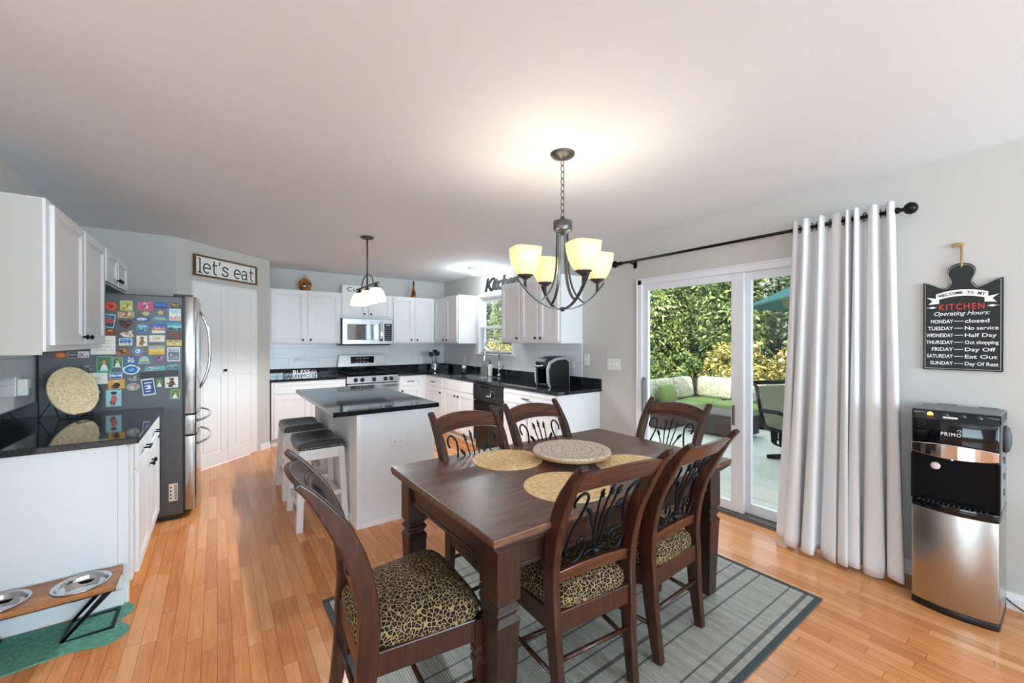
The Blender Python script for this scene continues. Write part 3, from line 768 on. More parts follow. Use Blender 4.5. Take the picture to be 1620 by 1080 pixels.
def cabinet(name, label, cat, loc, rz, w, d, z0, z1, fronts, group, toe=False, hollow=False):
    t = thing(name, label, cat, (loc[0], loc[1], 0), rz, group)
    m = MB()
    if hollow: m.box(0, 0, .10, w, .05, z1).box(0, .05, .10, w, d, .62).box(0, .06, 0, w, d, .10)
    elif toe: m.box(0, 0, .10, w, d, z1).box(0, .06, 0, w, d, .10)
    else: m.box(0, 0, z0, w, d, z1)
    m.build('cabinet_body', M['white'], t, .002)
    for k in fronts:
        kind, a, b, c, e = k[:5]
        o = front_door(t, a, b, c, e, 'drawer' if kind == 'drawer' else ('false_front' if kind == 'panel' else 'door'), st=.03 if kind in ('drawer', 'panel') else .052, flat=kind == 'panel')
        if len(k) > 5 and k[5]:
            h = k[5]
            if h[0] == 'k': knob(o, h[1], h[2])
            else: pull(o, h[1], h[2])
    return t
UB, UT = 1.352, 2.11
G1 = 'white wall cabinets'; G2 = 'white base cabinets'
BY = 6.42
def two(w, z0, z1, m=.02, kz=None):
    kz = z0 + .055 if kz is None else kz; h = w / 2
    return [('door', m, h - .018, z0 + .02, z1 - .02, ('k', h - .05, kz)), ('door', h + .018, w - m, z0 + .02, z1 - .02, ('k', h + .05, kz))]
cabinet('wall_cabinet', 'white two-door wall cabinet on the stove wall, nearest the pantry', 'cabinet', (.575, BY), 0, .92, YB - BY - .001, UB, UT, two(.92, UB, UT), G1)
cabinet('wall_cabinet', 'short white two-door wall cabinet directly above the microwave', 'cabinet', (1.497, BY), 0, .776, YB - BY - .001, 1.735, UT, two(.776, 1.75, UT), G1)
cabinet('wall_cabinet', 'white two-door wall cabinet on the stove wall, between microwave and corner', 'cabinet', (2.275, BY), 0, .755, YB - BY - .001, UB, UT, two(.735, UB, UT), G1)
R2X = 3.03
cabinet('wall_cabinet', 'white two-door wall cabinet in the corner, beside the kitchen window', 'cabinet', (R2X, BY + .30), -PI / 2, BY + .30 - 5.585, XR - R2X - .001, UB, UT,
        [('door', .32, .71, UB + .02, UT - .02, ('k', .675, UB + .055)), ('door', .745, BY + .30 - 5.585 - .03, UB + .02, UT - .02, ('k', .78, UB + .055))], G1)
cabinet('wall_cabinet', 'narrow white one-door wall cabinet on the window side, under the script sign end', 'cabinet', (R2X, 4.405), -PI / 2, .425, XR - R2X - .001, UB + .015, UT + .015,
        [('door', .015, .405, UB + .035, UT - .005, ('k', .37, UB + .075))], G1)
cabinet('wall_cabinet', 'white two-door wall cabinet above the coffee maker', 'cabinet', (R2X, 3.979), -PI / 2, .71, XR - R2X - .001, UB + .015, UT + .015,
        [('door', .015, .335, UB + .035, UT - .005, ('k', .30, UB + .075)), ('door', .362, .68, UB + .035, UT - .005, ('k', .395, UB + .075))], G1)
# wall of the fridge
LX = -.67
t = cabinet('wall_cabinet', 'tall white two-door wall cabinet beside the magnet-covered fridge', 'cabinet', (LX, 2.925), PI / 2, 1.19, abs(XL - LX) - .001, 1.345, 2.09,
        [('door', .045, .60, 1.375, 2.07, ('k', .565, 1.42)), ('door', .635, 1.17, 1.375, 2.07, ('k', .675, 1.42))], G1)
plab(MB().box(-.006, .012, 1.33, .0, abs(XL - LX) - .001, 2.085).build('end_panel', M['wall'], t), 'beige painted end panel')
cabinet('wall_cabinet', 'short white two-door wall cabinet above the fridge', 'cabinet', (LX, 4.118), PI / 2, .92, abs(XL - LX) - .001, 1.822, 2.09,
        [('door', .03, .45, 1.835, 2.075, ('k', .41, 1.88)), ('door', .475, .89, 1.835, 2.075, ('k', .515, 1.88))], G1)
# base cabinets
BZ = CT - .035
FY = 6.14; FX = 2.75
dz0, dz1, oz0, oz1 = .69, BZ - .02, .115, .665
cabinet('base_cabinet', 'white base cabinet under the counter with the letter sign', 'cabinet', (.575, FY), 0, .925, YB - FY - .001, 0, BZ,
        [('drawer', .03, .895, dz0, dz1), ('door', .03, .448, oz0, oz1, ('k', .415, oz1 - .05)), ('door', .478, .895, oz0, oz1, ('k', .51, oz1 - .05))], G2, True)
cabinet('base_cabinet', 'narrow white base cabinet right beside the stove in the corner', 'cabinet', (2.272, FY), 0, .478, YB - FY - .001, 0, BZ,
        [('drawer', .02, .36, dz0, dz1, ('p', .19, (dz0 + dz1) / 2)), ('door', .02, .36, oz0, oz1, ('k', .055, oz1 - .05))], G2, True)
cabinet('base_cabinet', 'white base cabinet between the corner and the sink', 'cabinet', (FX, 6.139), -PI / 2, .605, XR - FX - .001, 0, BZ,
        [('drawer', .03, .58, dz0, dz1, ('p', .30, (dz0 + dz1) / 2)), ('door', .03, .58, oz0, oz1, ('k', .545, oz1 - .05))], G2, True)
cabinet('base_cabinet', 'white sink base cabinet with a plain false front beside the dishwasher', 'cabinet', (FX, 5.533), -PI / 2, .905, XR - FX - .001, 0, BZ,
        [('panel', .02, .885, dz0, dz1), ('door', .02, .44, oz0, oz1, ('k', .405, oz1 - .05)), ('door', .465, .885, oz0, oz1, ('k', .50, oz1 - .05))], G2, True, True)
cabinet('base_cabinet', 'white base cabinet at the free end of the window counter', 'cabinet', (FX, 3.955), -PI / 2, .945, XR - FX - .001, 0, BZ,
        [('drawer', .02, .91, dz0, dz1, ('p', .46, (dz0 + dz1) / 2)), ('door', .02, .45, oz0, oz1, ('k', .415, oz1 - .05)), ('door', .48, .91, oz0, oz1, ('k', .515, oz1 - .05))], G2, True)
LFX = -.372
cabinet('base_cabinet', 'white base cabinet at the near end, above the pet bowls', 'cabinet', (LFX, 3.0), PI / 2, .56, abs(XL - LFX) - .001, 0, BZ,
        [('drawer', .05, .545, dz0, dz1, ('p', .30, (dz0 + dz1) / 2)), ('door', .05, .545, oz0, oz1, ('k', .51, oz1 - .06))], G2, True)
cabinet('base_cabinet', 'white base cabinet right next to the fridge side', 'cabinet', (LFX, 3.561), PI / 2, .53, abs(XL - LFX) - .001, 0, BZ,
        [('drawer', .015, .50, dz0, dz1, ('p', .26, (dz0 + dz1) / 2)), ('door', .015, .50, oz0, oz1, ('k', .05, oz1 - .06))], G2, True)
m = MB(); m.box(XL, 2.955, 0, -.425, 2.999, BZ); m.box(-.425, 2.962, 0, -.385, 2.999, BZ); m.box(XL, 2.943, 0, -.40, 2.955, .085)
struct('wall_peninsula', m, M['panel'], .003)

# worktops
def worktop(name, label, boxes, backs, loc=None):
    t = thing(name, label, 'countertop')
    m = MB()
    for b in boxes: m.box(b[0], b[1], CT - .034, b[2], b[3], CT)
    m.build('slab', M['granite'], t, .004 if len(boxes) == 1 else 0)
    if backs:
        k = MB()
        for b in backs: k.box(b[0], b[1], CT, b[2], b[3], CT + .10)
        k.build('upstand', M['granite'], t, .002)
    return t
worktop('countertop', 'black granite countertop on the stove wall with the letter sign', [(.565, FY - .028, 1.502, YB - .001)], [(.565, YB - .022, 1.502, YB - .002)])
sy0, sy1, sx0, sx1 = 4.68, 5.42, 2.83, 3.20
worktop('countertop', 'L-shaped black granite countertop around the sink and coffee maker',
        [(2.268, FY - .028, FX - .026, YB - .001), (FX - .026, sy1, XR - .001, YB - .001), (FX - .026, 2.985, XR - .001, sy0), (FX - .026, sy0, sx0, sy1), (sx1, sy0, XR - .001, sy1)],
        [(2.268, YB - .022, XR - .022, YB - .002), (XR - .022, 2.985, XR - .002, YB - .002)])
worktop('countertop', 'black granite countertop beside the fridge carrying the straw plate', [(XL + .001, 2.925, -.338, 4.10)], [(XL + .002, 2.94, XL + .022, 4.10)])
# sink
m = MB()
def basin(m, x0, y0, x1, y1, zt, dp, r):
    n = 28; rings = []
    for ins, z in ((-.012, zt), (0, zt), (.006, zt - .02), (.02, zt - dp + .02), (.05, zt - dp), (.17, zt - dp - .004)):
        cx, cy, a, b = (x0 + x1) / 2, (y0 + y1) / 2, (x1 - x0) / 2 - ins, (y1 - y0) / 2 - ins
        ring = []
        for i in range(n):
            th = 2 * PI * (i + .5) / n; s = (abs(math.cos(th)) ** 8 + abs(math.sin(th)) ** 8) ** (-1 / 8)
            ring.append((cx + a * math.cos(th) * s, cy + b * math.sin(th) * s, z))
        rings.append(ring)
    m.loft(rings[::-1], 0, True, True)
basin(m, sx0, sy0, sx1, (sy0 + sy1) / 2 - .012, CT - .002, .16, .05); basin(m, sx0, (sy0 + sy1) / 2 + .012, sx1, sy1, CT - .002, .16, .05)
tag(m.build('kitchen_sink', M['steel']), 'stainless double-bowl sink set into the granite below the window', 'sink')
# faucet
fx, fy = 3.255, 4.80
t = thing('kitchen_faucet', 'tall chrome gooseneck faucet with a pull-down spray at the sink', 'faucet', (fx, fy, CT))
m = MB(); m.cyl((0, 0, 0), (0, 0, .03), .026); m.cyl((0, 0, .03), (0, 0, .20), .019); m.build('base', M['chrome'], t)
pts = [(0, 0, .20), (0, 0, .38)]
d = Vector((-.8, .6, 0)).normalized(); R = .105
for k in range(13):
    a = PI * k / 12; p = d * (R - R * math.cos(a)); pts.append((p.x, p.y, .40 + R * 1.15 * math.sin(a)))
e = d * 2 * R; pts.append((e.x, e.y, .34))
m = MB(); m.tube(pts, .010, 10); m.build('neck', M['chrome'], t)
m = MB(); m.tube([(e.x, e.y, .36), (e.x, e.y, .30), (e.x * 1.01, e.y * 1.01, .22), (e.x * 1.02, e.y * 1.02, .20)], [.013, .016, .021, .019], 12); m.build('spray_head', M['chrome'], t)
m = MB(); m.bar([(0, 0, .27), (d.x * R, d.y * R, .285), (e.x * .96, e.y * .96, .28)], .012, .01); m.build('dock_arm', M['chrome'], t)
m = MB(); m.tube([(.005, -.02, .10), (.02, -.07, .14), (.02, -.085, .22)], [.012, .009, .007], 8); m.build('lever', M['chrome'], t)
# things by the sink
t = thing('soap_dispenser', 'white soap bottle with a black pump beside the faucet', 'soap bottle', (3.20, 4.95, CT))
m = MB(); m.lathe([(.031, 0), (.034, .01), (.034, .145), (.026, .165), (.014, .17), (.014, .178)], 20); m.build('bottle', C('f0f0ee', .3), t)
m = MB(); m.lathe([(.017, .176), (.017, .195), (.007, .197), (.007, .225)], 12); m.bar([(.006, 0, .228), (-.045, .01, .224)], .012, .010); m.build('pump', M['black_plastic'], t)
t = thing('sponge_caddy', 'steel sponge caddy with a peaked back beside the soap bottle', 'caddy', (3.19, 5.08, CT))
m = MB(); m.T = Matrix.Rotation(.55, 4, 'Z')
m.T = m.T @ Matrix.Rotation(PI / 2, 4, 'Y')
m.prism([(-.00, -.055), (-.13, -.055), (-.18, 0), (-.13, .055), (0, .055)], -.03, -.026); m.build('back_plate', M['steel'], t)
m = MB(); m.T = Matrix.Rotation(.55, 4, 'Z'); m.box(-.03, -.055, 0, .05, .055, .004).box(.046, -.055, 0, .05, .055, .06).box(-.03, -.055, 0, .05, -.052, .05).box(-.03, .052, 0, .05, .055, .05); m.build('tray', M['steel'], t)
t = thing('dish_brush_holder', 'white round dish wand resting on a dark cup by the sink', 'cup', (3.06, 5.47, CT))
m = MB(); m.lathe([(.03, 0), (.042, .01), (.045, .085), (.04, .085), (.036, .015), (.001, .012)], 18); m.build('cup', M['black_plastic'], t)
m = MB(); m.ball((0, 0, .105), .034, 0, 14, .8); m.build('brush_head', C('e4e4e2', .5), t)
# dishwasher
DW0, DW1 = 4.625, 3.958
t = thing('dishwasher', 'black built-in dishwasher under the counter beside the sink cabinet', 'dishwasher', (FX, DW0, 0), -PI / 2)
wd = DW0 - DW1
MB().box(.003, .03, .02, wd - .003, .56, BZ - .002).build('body', M['black_plastic'], t)
MB().box(.004, -.022, .12, wd - .004, .03, .62).build('door', M['gloss_black'], t, .004)
cp = MB().box(.004, -.028, .63, wd - .004, .03, BZ - .006).build('control_panel', M['black_plastic'], t, .005)
m = MB(); m.T = Matrix.Translation((wd - .21, -.028, .73)) @ Matrix.Rotation(PI / 2, 4, 'X'); m.lathe([(.034, 0), (.033, .016), (.028, .02), (.001, .02)], 20); m.bar([(0, -.02, .021), (0, .024, .021)], .006, .004, 1, (1, 0, 0)); m.build('dial', [M['black_plastic'], M['white_text']], cp)
m = MB()
for k in range(9):
    a = -.6 + k * .55; m.box(wd - .21 + .052 * math.cos(a) - .004, -.0295, .73 + .05 * math.sin(a) - .003, wd - .21 + .052 * math.cos(a) + .004, -.028, .73 + .05 * math.sin(a) + .003)
for k in range(4): m.box(wd - .345 + k * .022, -.0295, .70, wd - .333 + k * .022, -.028, .712)
m.build('markings', M['white_text'], cp)
m = MB(); m.box(.2, -.034, .80, wd - .2, -.028, .82); m.build('latch', M['gloss_black'], cp, .003)
MB().box(.004, .01, .0, wd - .004, .03, .115).build('kick_plate', M['black_plastic'], t)
# gas range
SX0, SX1 = 1.506, 2.264
t = thing('gas_range', 'stainless gas range with black grates below the microwave', 'stove', (SX0, FY - .02, 0)); W = SX1 - SX0
MB().box(0, .03, .03, W, .60, .875).build('body', M['black_metal'], t, .004)
MB().box(0, .0, .872, W, .60, .89).build('cooktop', M['gloss_black'], t, .005)
m = MB(); m.add([(0, -.035, .775), (W, -.035, .775), (W, .03, .775), (0, .03, .775), (0, -.015, .875), (W, -.015, .875), (W, .03, .875), (0, .03, .875)], [(3, 2, 1, 0), (4, 5, 6, 7), (0, 1, 5, 4), (1, 2, 6, 5), (2, 3, 7, 6), (3, 0, 4, 7)])
cp = m.build('control_panel', M['steel'], t, .004)
for x in (.12, .215, .385, .555, .645):
    m = MB(); m.T = Matrix.Translation((x, -.026, .825)) @ Matrix.Rotation(PI / 2 + .18, 4, 'X')
    m.lathe([(.030, -.002), (.030, .006), (.025, .008), (.022, .032), (.001, .034)], 20); m.bar([(0, -.02, .033), (0, .02, .033)], .008, .006, 0, (1, 0, 0)); m.build('knob', M['black_plastic'], cp)
d = MB(); d.box(.005, -.03, .20, W - .005, .03, .765); d = d.build('oven_door', M['steel'], t, .006)
MB().box(.10, -.034, .32, W - .10, -.028, .66).build('oven_window', M['gloss_black'], d, .002)
m = MB(); m.tube([(.06, -.03, .72), (.06, -.075, .72)], .009, 8); m.tube([(W - .06, -.03, .72), (W - .06, -.075, .72)], .009, 8); m.cyl((.04, -.078, .72), (W - .04, -.078, .72), .012); m.build('oven_handle', M['steel'], d)
MB().box(.005, -.028, .045, W - .005, .03, .19).build('storage_drawer', M['steel'], t, .005)
bgd = MB(); bgd.add([(.0, .54, .985), (W, .54, .985), (W, .60, .985), (0, .60, .985), (.03, .565, 1.175), (W - .03, .565, 1.175), (W - .03, .60, 1.175), (.03, .60, 1.175)], [(3, 2, 1, 0), (4, 5, 6, 7), (0, 1, 5, 4), (1, 2, 6, 5), (2, 3, 7, 6), (3, 0, 4, 7)])
bgd = bgd.build('backguard', M['steel'], t, .006)
MB().box(0, .56, .88, W, .60, .985).build('back_riser', M['gloss_black'], t)
F = frame((W / 2, .549, 1.08), (0, -1, .131))
m = MB(); m.T = F; m.box(-.18, -.065, -.001, .18, .065, .002); dsp = m.build('display', M['gloss_black'], bgd)
m = MB(); m.T = F
for k in range(4):
    for j in range(2): m.box(-.10 + k * .055, .03 - j * .06, .002, -.07 + k * .055, .038 - j * .06, .0026)
m.T = F
m.build('display_marks', C('b8bcc0', .6), dsp)
for cx in (.19, .57):
    g = MB()
    for cy in (.14, .42):
        g.lathe([(.045, .892), (.045, .902), (.03, .908), (.001, .909)], 16, (cx, cy, 0))
        for k in range(4):
            a = PI / 4 + k * PI / 2; g.bar([(cx + .03 * math.cos(a), cy + .03 * math.sin(a), .918), (cx + .15 * math.cos(a), cy + .125 * math.sin(a), .922), (cx + .155 * math.cos(a), cy + .13 * math.sin(a), .891)], .012, .012)
    g.bar([(cx - .16, .02, .918), (cx + .16, .02, .918), (cx + .16, .53, .918), (cx - .16, .53, .918)], .012, .012, 0, (0, 0, 1), True)
    g.build('grate', M['black_metal'], t)
# microwave
t = thing('microwave', 'stainless over-range microwave with dark window above the stove', 'microwave', (1.503, 6.335, 1.322)); W = .757; H = .408
MB().box(0, .03, .012, W, .41, H).build('body', M['black_plastic'], t)
MB().box(.03, .02, 0, W - .04, .36, .014).build('underside', M['black_metal'], t)
d = MB(); d.box(0, 0, .02, .60, .03, H)
d = d.build('door', M['steel'], t, .006)
MB().box(.065, -.003, .085, .525, .002, H - .085).build('door_window', M['dark_glass'], d, .003)
m = MB(); m.bar([(.565, -.02, .07), (.565, -.045, .10), (.565, -.05, H / 2), (.565, -.045, H - .08), (.565, -.0, H - .05)], .036, .014, 0, (1, 0, 0)); m.build('handle', M['chrome'], d, .004)
cp = MB().box(.602, 0, .02, W, .03, H).build('control_panel', M['steel'], t, .005)
MB().box(.622, -.003, .07, W - .018, .002, H - .07).build('keypad', M['gloss_black'], cp, .002)
m = MB()
for r in range(7):
    for c in range(3): m.box(.640 + c * .032, -.0042, .09 + r * .030, .656 + c * .032, -.003, .098 + r * .030)
m.box(.645, -.0042, H - .105, .715, -.003, H - .085); m.build('key_marks', C('9aa0a4', .6), cp)
# island
IX0, IX1, IY0, IY1 = .838, 1.455, 3.105, 4.70
t = thing('kitchen_island', 'white panelled kitchen island carrying the grey-black granite top', 'island')
MB().box(IX0, IY0, .0, IX1 - .03, IY1, BZ).build('body', M['panel'], t)
MB().box(IX0 - .004, IY0 - .006, 0, IX0 + .03, IY0 + .03, BZ).build('corner_post', M['trim'], t, .002); MB().box(IX1 - .03, IY0 - .008, 0, IX1, IY0 + .06, BZ).build('corner_post', M['trim'], t, .002)
m = MB(); m.box(IX0 + .03, IY0 - .010, 0, IX1 - .03, IY0, .035).box(IX0 - .010, IY0, 0, IX0, IY1, .06); m.build('base_moulding', M['trim'], t, .003)
for k in range(3):
    y0 = IY0 + .07 + k * .51
    m = MB(); m.box(IX1 - .03, y0, .11, IX1 - .010, y0 + .49, BZ - .02); m.build('door', M['white'], t, .003)
tag(MB().box(.668, 3.085, CT - .036, 1.492, 4.775, CT).build('island_countertop', M['granite'], None, .004), 'black granite slab on the white island overhanging toward the stools', 'countertop')
# outlets and switches
def plate(origin, normal, w, h, kind, label, cat='outlet', n=2, mat='plate', sub=None):
    F = frame(origin, normal); t = thing('wall_outlet' if cat == 'outlet' else 'light_switch', label, cat, tuple(origin))
    L = F.copy(); L.translation = (0, 0, 0)
    m = MB(); m.T = L; m.box(-w / 2, -h / 2, 0, w / 2, h / 2, .006); m.build('cover_plate', M[mat], t, .002)
    if kind == 'outlet_h':
        for s in (-1, 1):
            a = MB(); a.T = L; a.box(s * .021 - .015, -.014, .006, s * .021 + .015, .014, .0085); r = a.build('receptacle', M[mat], t, .001)
            b = MB(); b.T = L; b.box(s * .021 - .008, .004, .0085, s * .021 + .003, .0065, .009).box(s * .021 - .008, -.0065, .0085, s * .021 + .003, -.004, .009); b.cyl((s * .021 + .008, 0, .0085), (s * .021 + .008, 0, .009), .003, n=8); b.build('slots', M['slot'], r)
    elif kind == 'switch':
        for k in range(n):
            x = (k - (n - 1) / 2) * .046
            b = MB(); b.T = L; b.box(x - .005, -.012, .006, x + .005, .012, .008).box(x - .004, -.002, .006, x + .004, .010, .018); b.build('toggle', M[mat], t)
    return t
plate((1.145, IY0, .615), (0, -1, 0), .118, .074, 'outlet_h', 'white outlet on the end of the island')
plate((.97, YB - .008, 1.122), (0, -1, 0), .118, .074, 'outlet_h', 'white outlet in the tile behind the letter sign')
plate((2.632, YB - .008, 1.131), (0, -1, 0), .118, .074, 'outlet_h', 'white outlet in the tile between stove and utensil crock')
plate((XR - .008, 4.33, 1.122), (-1, 0, 0), .118, .074, 'outlet_h', 'white outlet in the tile between window and coffee maker')
plate((XR - .008, 3.455, 1.122), (-1, 0, 0), .118, .074, 'outlet_h', 'white outlet in the tile right behind the coffee maker')
plate((XR - .008, 6.59, 1.10), (-1, 0, 0), .074, .118, 'switch', 'white single switch in the tile near the corner by the crock', 'switch', 1)
plate((XR - .008, 5.99, 1.10), (-1, 0, 0), .074, .118, 'switch', 'white single switch in the tile between crock and window', 'switch', 1)
plate((XR, 3.205, 1.187), (-1, 0, 0), .074, .125, 'switch', 'white single light switch just past the end of the tile', 'switch', 1)
plate((XR, 2.82, 1.15), (-1, 0, 0), .175, .118, 'switch', 'white three-gang light switch beside the sliding door', 'switch', 3)
t = thing('cable_cover', 'blank wall-coloured cover plate low on the wall beside the sliding door', 'cover plate', (XR, 2.90, .57))
m = MB(); m.box(-.006, -.062, -.045, 0, .062, .045); m.build('cover_plate', paint('painted_plate', rgb(204, 200, 194), .6), t, .002)
t = plate((XL + .008, 3.80, 1.118), (1, 0, 0), .074, .118, 'outlet_v', 'white outlet on the tile beside the straw plate')
t2 = thing('plug_in_freshener', 'white plug-in air freshener with green window on the tile outlet', 'air freshener', (XL + .015, 3.80, 1.11))
MB().box(0, -.035, -.05, .045, .035, .055).build('housing', M['plate'], t2, .008)
MB().box(.044, -.022, -.045, .048, .022, -.005).build('green_window', C('7fc29a', .3), t2, .002)
# ------------------------------------------------------------------ fridge and its magnets
FYS = 4.12; FH = 1.745
t = thing('refrigerator', 'stainless french-door refrigerator with its dark side covered in magnets', 'refrigerator', (-.985, FYS, 0))
bx = .985 - .215
m = MB(); m.box(0, 0, .035, bx, .905, FH); m.build('cabinet_body', M['fridge_side'], t, .008)
m = MB(); m.box(bx - .12, .01, 0, bx - .04, .06, .04).box(bx - .12, .845, 0, bx - .04, .895, .04).box(.05, .02, .01, bx - .02, .88, .04); m.build('foot', M['black_plastic'], t)
m = MB(); m.box(bx - .06, .02, FH, bx + .06, .12, FH + .018).box(bx - .06, .785, FH, bx + .06, .885, FH + .018); m.build('hinge_cover', M['black_plastic'], t, .004)
def fdoor(name, y0, y1, z0, z1):
    m = MB(); rings = []; n = 9; D0, D1 = bx + .012, bx + .078
    pts = [(D0, y0), (D1 - .012, y0)]
    for k in range(n):
        a = PI * .5 * k / (n - 1); pts.append((D1 - .012 + .016 * math.sin(a), y0 + .016 - .016 * math.cos(a)))
    W_ = y1 - y0
    for k in range(1, 6): q = k / 6; pts.append((D1 + .004 + .028 * 4 * q * (1 - q) * .5, y0 + .016 + (W_ - .032) * q))
    for k in range(n):
        a = PI * .5 * (1 - k / (n - 1)); pts.append((D1 - .012 + .016 * math.sin(a), y1 - .016 + .016 * math.cos(a)))
    pts += [(D0, y1)]
    m.prism(pts, z0, z1, 0, True); return m.build(name, M['fridge_steel'], t, .003)
def arch_handle(parent, p0, p1, out, r=.011, n=14):
    P0_, P1_ = Vector(p0), Vector(p1); pts = []
    for k in range(n + 1):
        q = k / n; o_ = out * (1 - abs(2 * q - 1) ** 2.6)
        p = P0_.lerp(P1_, q); pts.append((p.x + o_, p.y, p.z))
    m = MB(); m.tube(pts, r, 10); return m.build('handle', M['chrome'], parent)
d1 = fdoor('door', 0.0, .449, .82, FH); d2 = fdoor('door', .456, .905, .82, FH)
hx0 = bx + .090
arch_handle(d1, (hx0, .40, .98), (hx0, .40, 1.66), .075); arch_handle(d2, (hx0 , .505, .98), (hx0, .505, 1.66), .075)
w1 = fdoor('drawer', 0, .905, .655, .806); w2 = fdoor('drawer', 0, .905, .06, .641)
arch_handle(w1, (hx0 - .006, .07, .75), (hx0 - .006, .835, .75), .085); arch_handle(w2, (hx0 - .006, .07, .565), (hx0 - .006, .835, .565), .085)
m = MB(); m.box(bx, .01, .05, bx + .012, .895, FH - .005); m.build('gasket', M['black_plastic'], t)
m = MB(); m.box(.682, -.001, .148, .735, 0, .283, 0)
for k in range(14): m.box(.715, -.0016, .16 + k * .0082, .731, -.001, .16 + k * .0082 + (.003 if k % 3 else .005), 1)
for k in range(4): m.box(.688, -.0016, .165 + k * .028, .698, -.001, .177 + k * .028, 1)
plab(m.build('barcode_sticker', [C('e8ddd0', .6), M['black_text']], t), 'pale paper sticker with bars')
# magnets: (name, shape, x, z, w, h, rot, style, colours, label)
MG = 'magnets and pictures on the fridge side'
SH_ = {}
def shape_pts(kind, w, h):
    n = 28
    if kind == 'oval': return [(w / 2 * math.cos(2 * PI * k / n), h / 2 * math.sin(2 * PI * k / n)) for k in range(n)]
    if kind == 'heart':
        r = [(16 * math.sin(q) ** 3, 13 * math.cos(q) - 5 * math.cos(2 * q) - 2 * math.cos(3 * q) - math.cos(4 * q)) for q in np.linspace(0, 2 * PI, n, endpoint=False)]
        return [(x / 33 * w, (y + 2.5) / 29 * h) for x, y in r]
    if kind in ('sun', 'star'):
        k_ = 14 if kind == 'sun' else 5; a_ = .78 if kind == 'sun' else .5
        return [((w / 2 if i % 2 == 0 else w / 2 * a_) * math.sin(PI * i / k_), (h / 2 if i % 2 == 0 else h / 2 * a_) * math.cos(PI * i / k_)) for i in range(2 * k_)]
    if kind == 'diamond': return [(-w / 2, 0), (-w * .2, -h / 2), (w * .2, -h / 2), (w / 2, 0), (w * .2, h / 2), (-w * .2, h / 2)]
    if kind == 'fish': return [(-w / 2, h * .45), (-w * .36, 0), (-w / 2, -h * .45), (-w * .25, -h * .2), (0, -h / 2), (w * .3, -h * .4), (w / 2, 0), (w * .3, h * .4), (0, h / 2), (-w * .25, h * .2)]
    if kind == 'dome': return [(-w / 2, -h / 2), (w / 2, -h / 2)] + [(w / 2 * math.cos(PI * k / 14), -h * .3 + h * .8 * math.sin(PI * k / 14)) for k in range(15)]
    if kind == 'cloud': return [((w / 2) * math.cos(2 * PI * k / n) * (1 + .06 * math.sin(5 * 2 * PI * k / n)), (h / 2) * math.sin(2 * PI * k / n) * (1 + .08 * math.cos(4 * 2 * PI * k / n))) for k in range(n)]
    if kind == 'car': return [(-w / 2, -h * .4), (w / 2, -h * .4), (w / 2, h * .0), (w * .3, h * .05), (w * .18, h * .42), (-w * .25, h * .42), (-w * .36, h * .05), (-w / 2, 0)]
    if kind == 'bird': return [(-w / 2, 0), (-w * .2, -h * .45), (w * .25, -h * .5), (w * .5, -h * .35), (w * .32, h * .1), (w * .36, h * .5), (w * .12, h * .42), (0, h * .15), (-w * .3, h * .25)]
    if kind == 'crown': return [(-w / 2, -h / 2), (w / 2, -h / 2), (w / 2, h * .2), (w * .3, h * .5), (w * .12, h * .28), (-w * .08, h * .5), (-w * .28, h * .25), (-w / 2, h * .42)]
    return [(-w / 2, -h / 2), (w / 2, -h / 2), (w / 2, h / 2), (-w / 2, h / 2)]
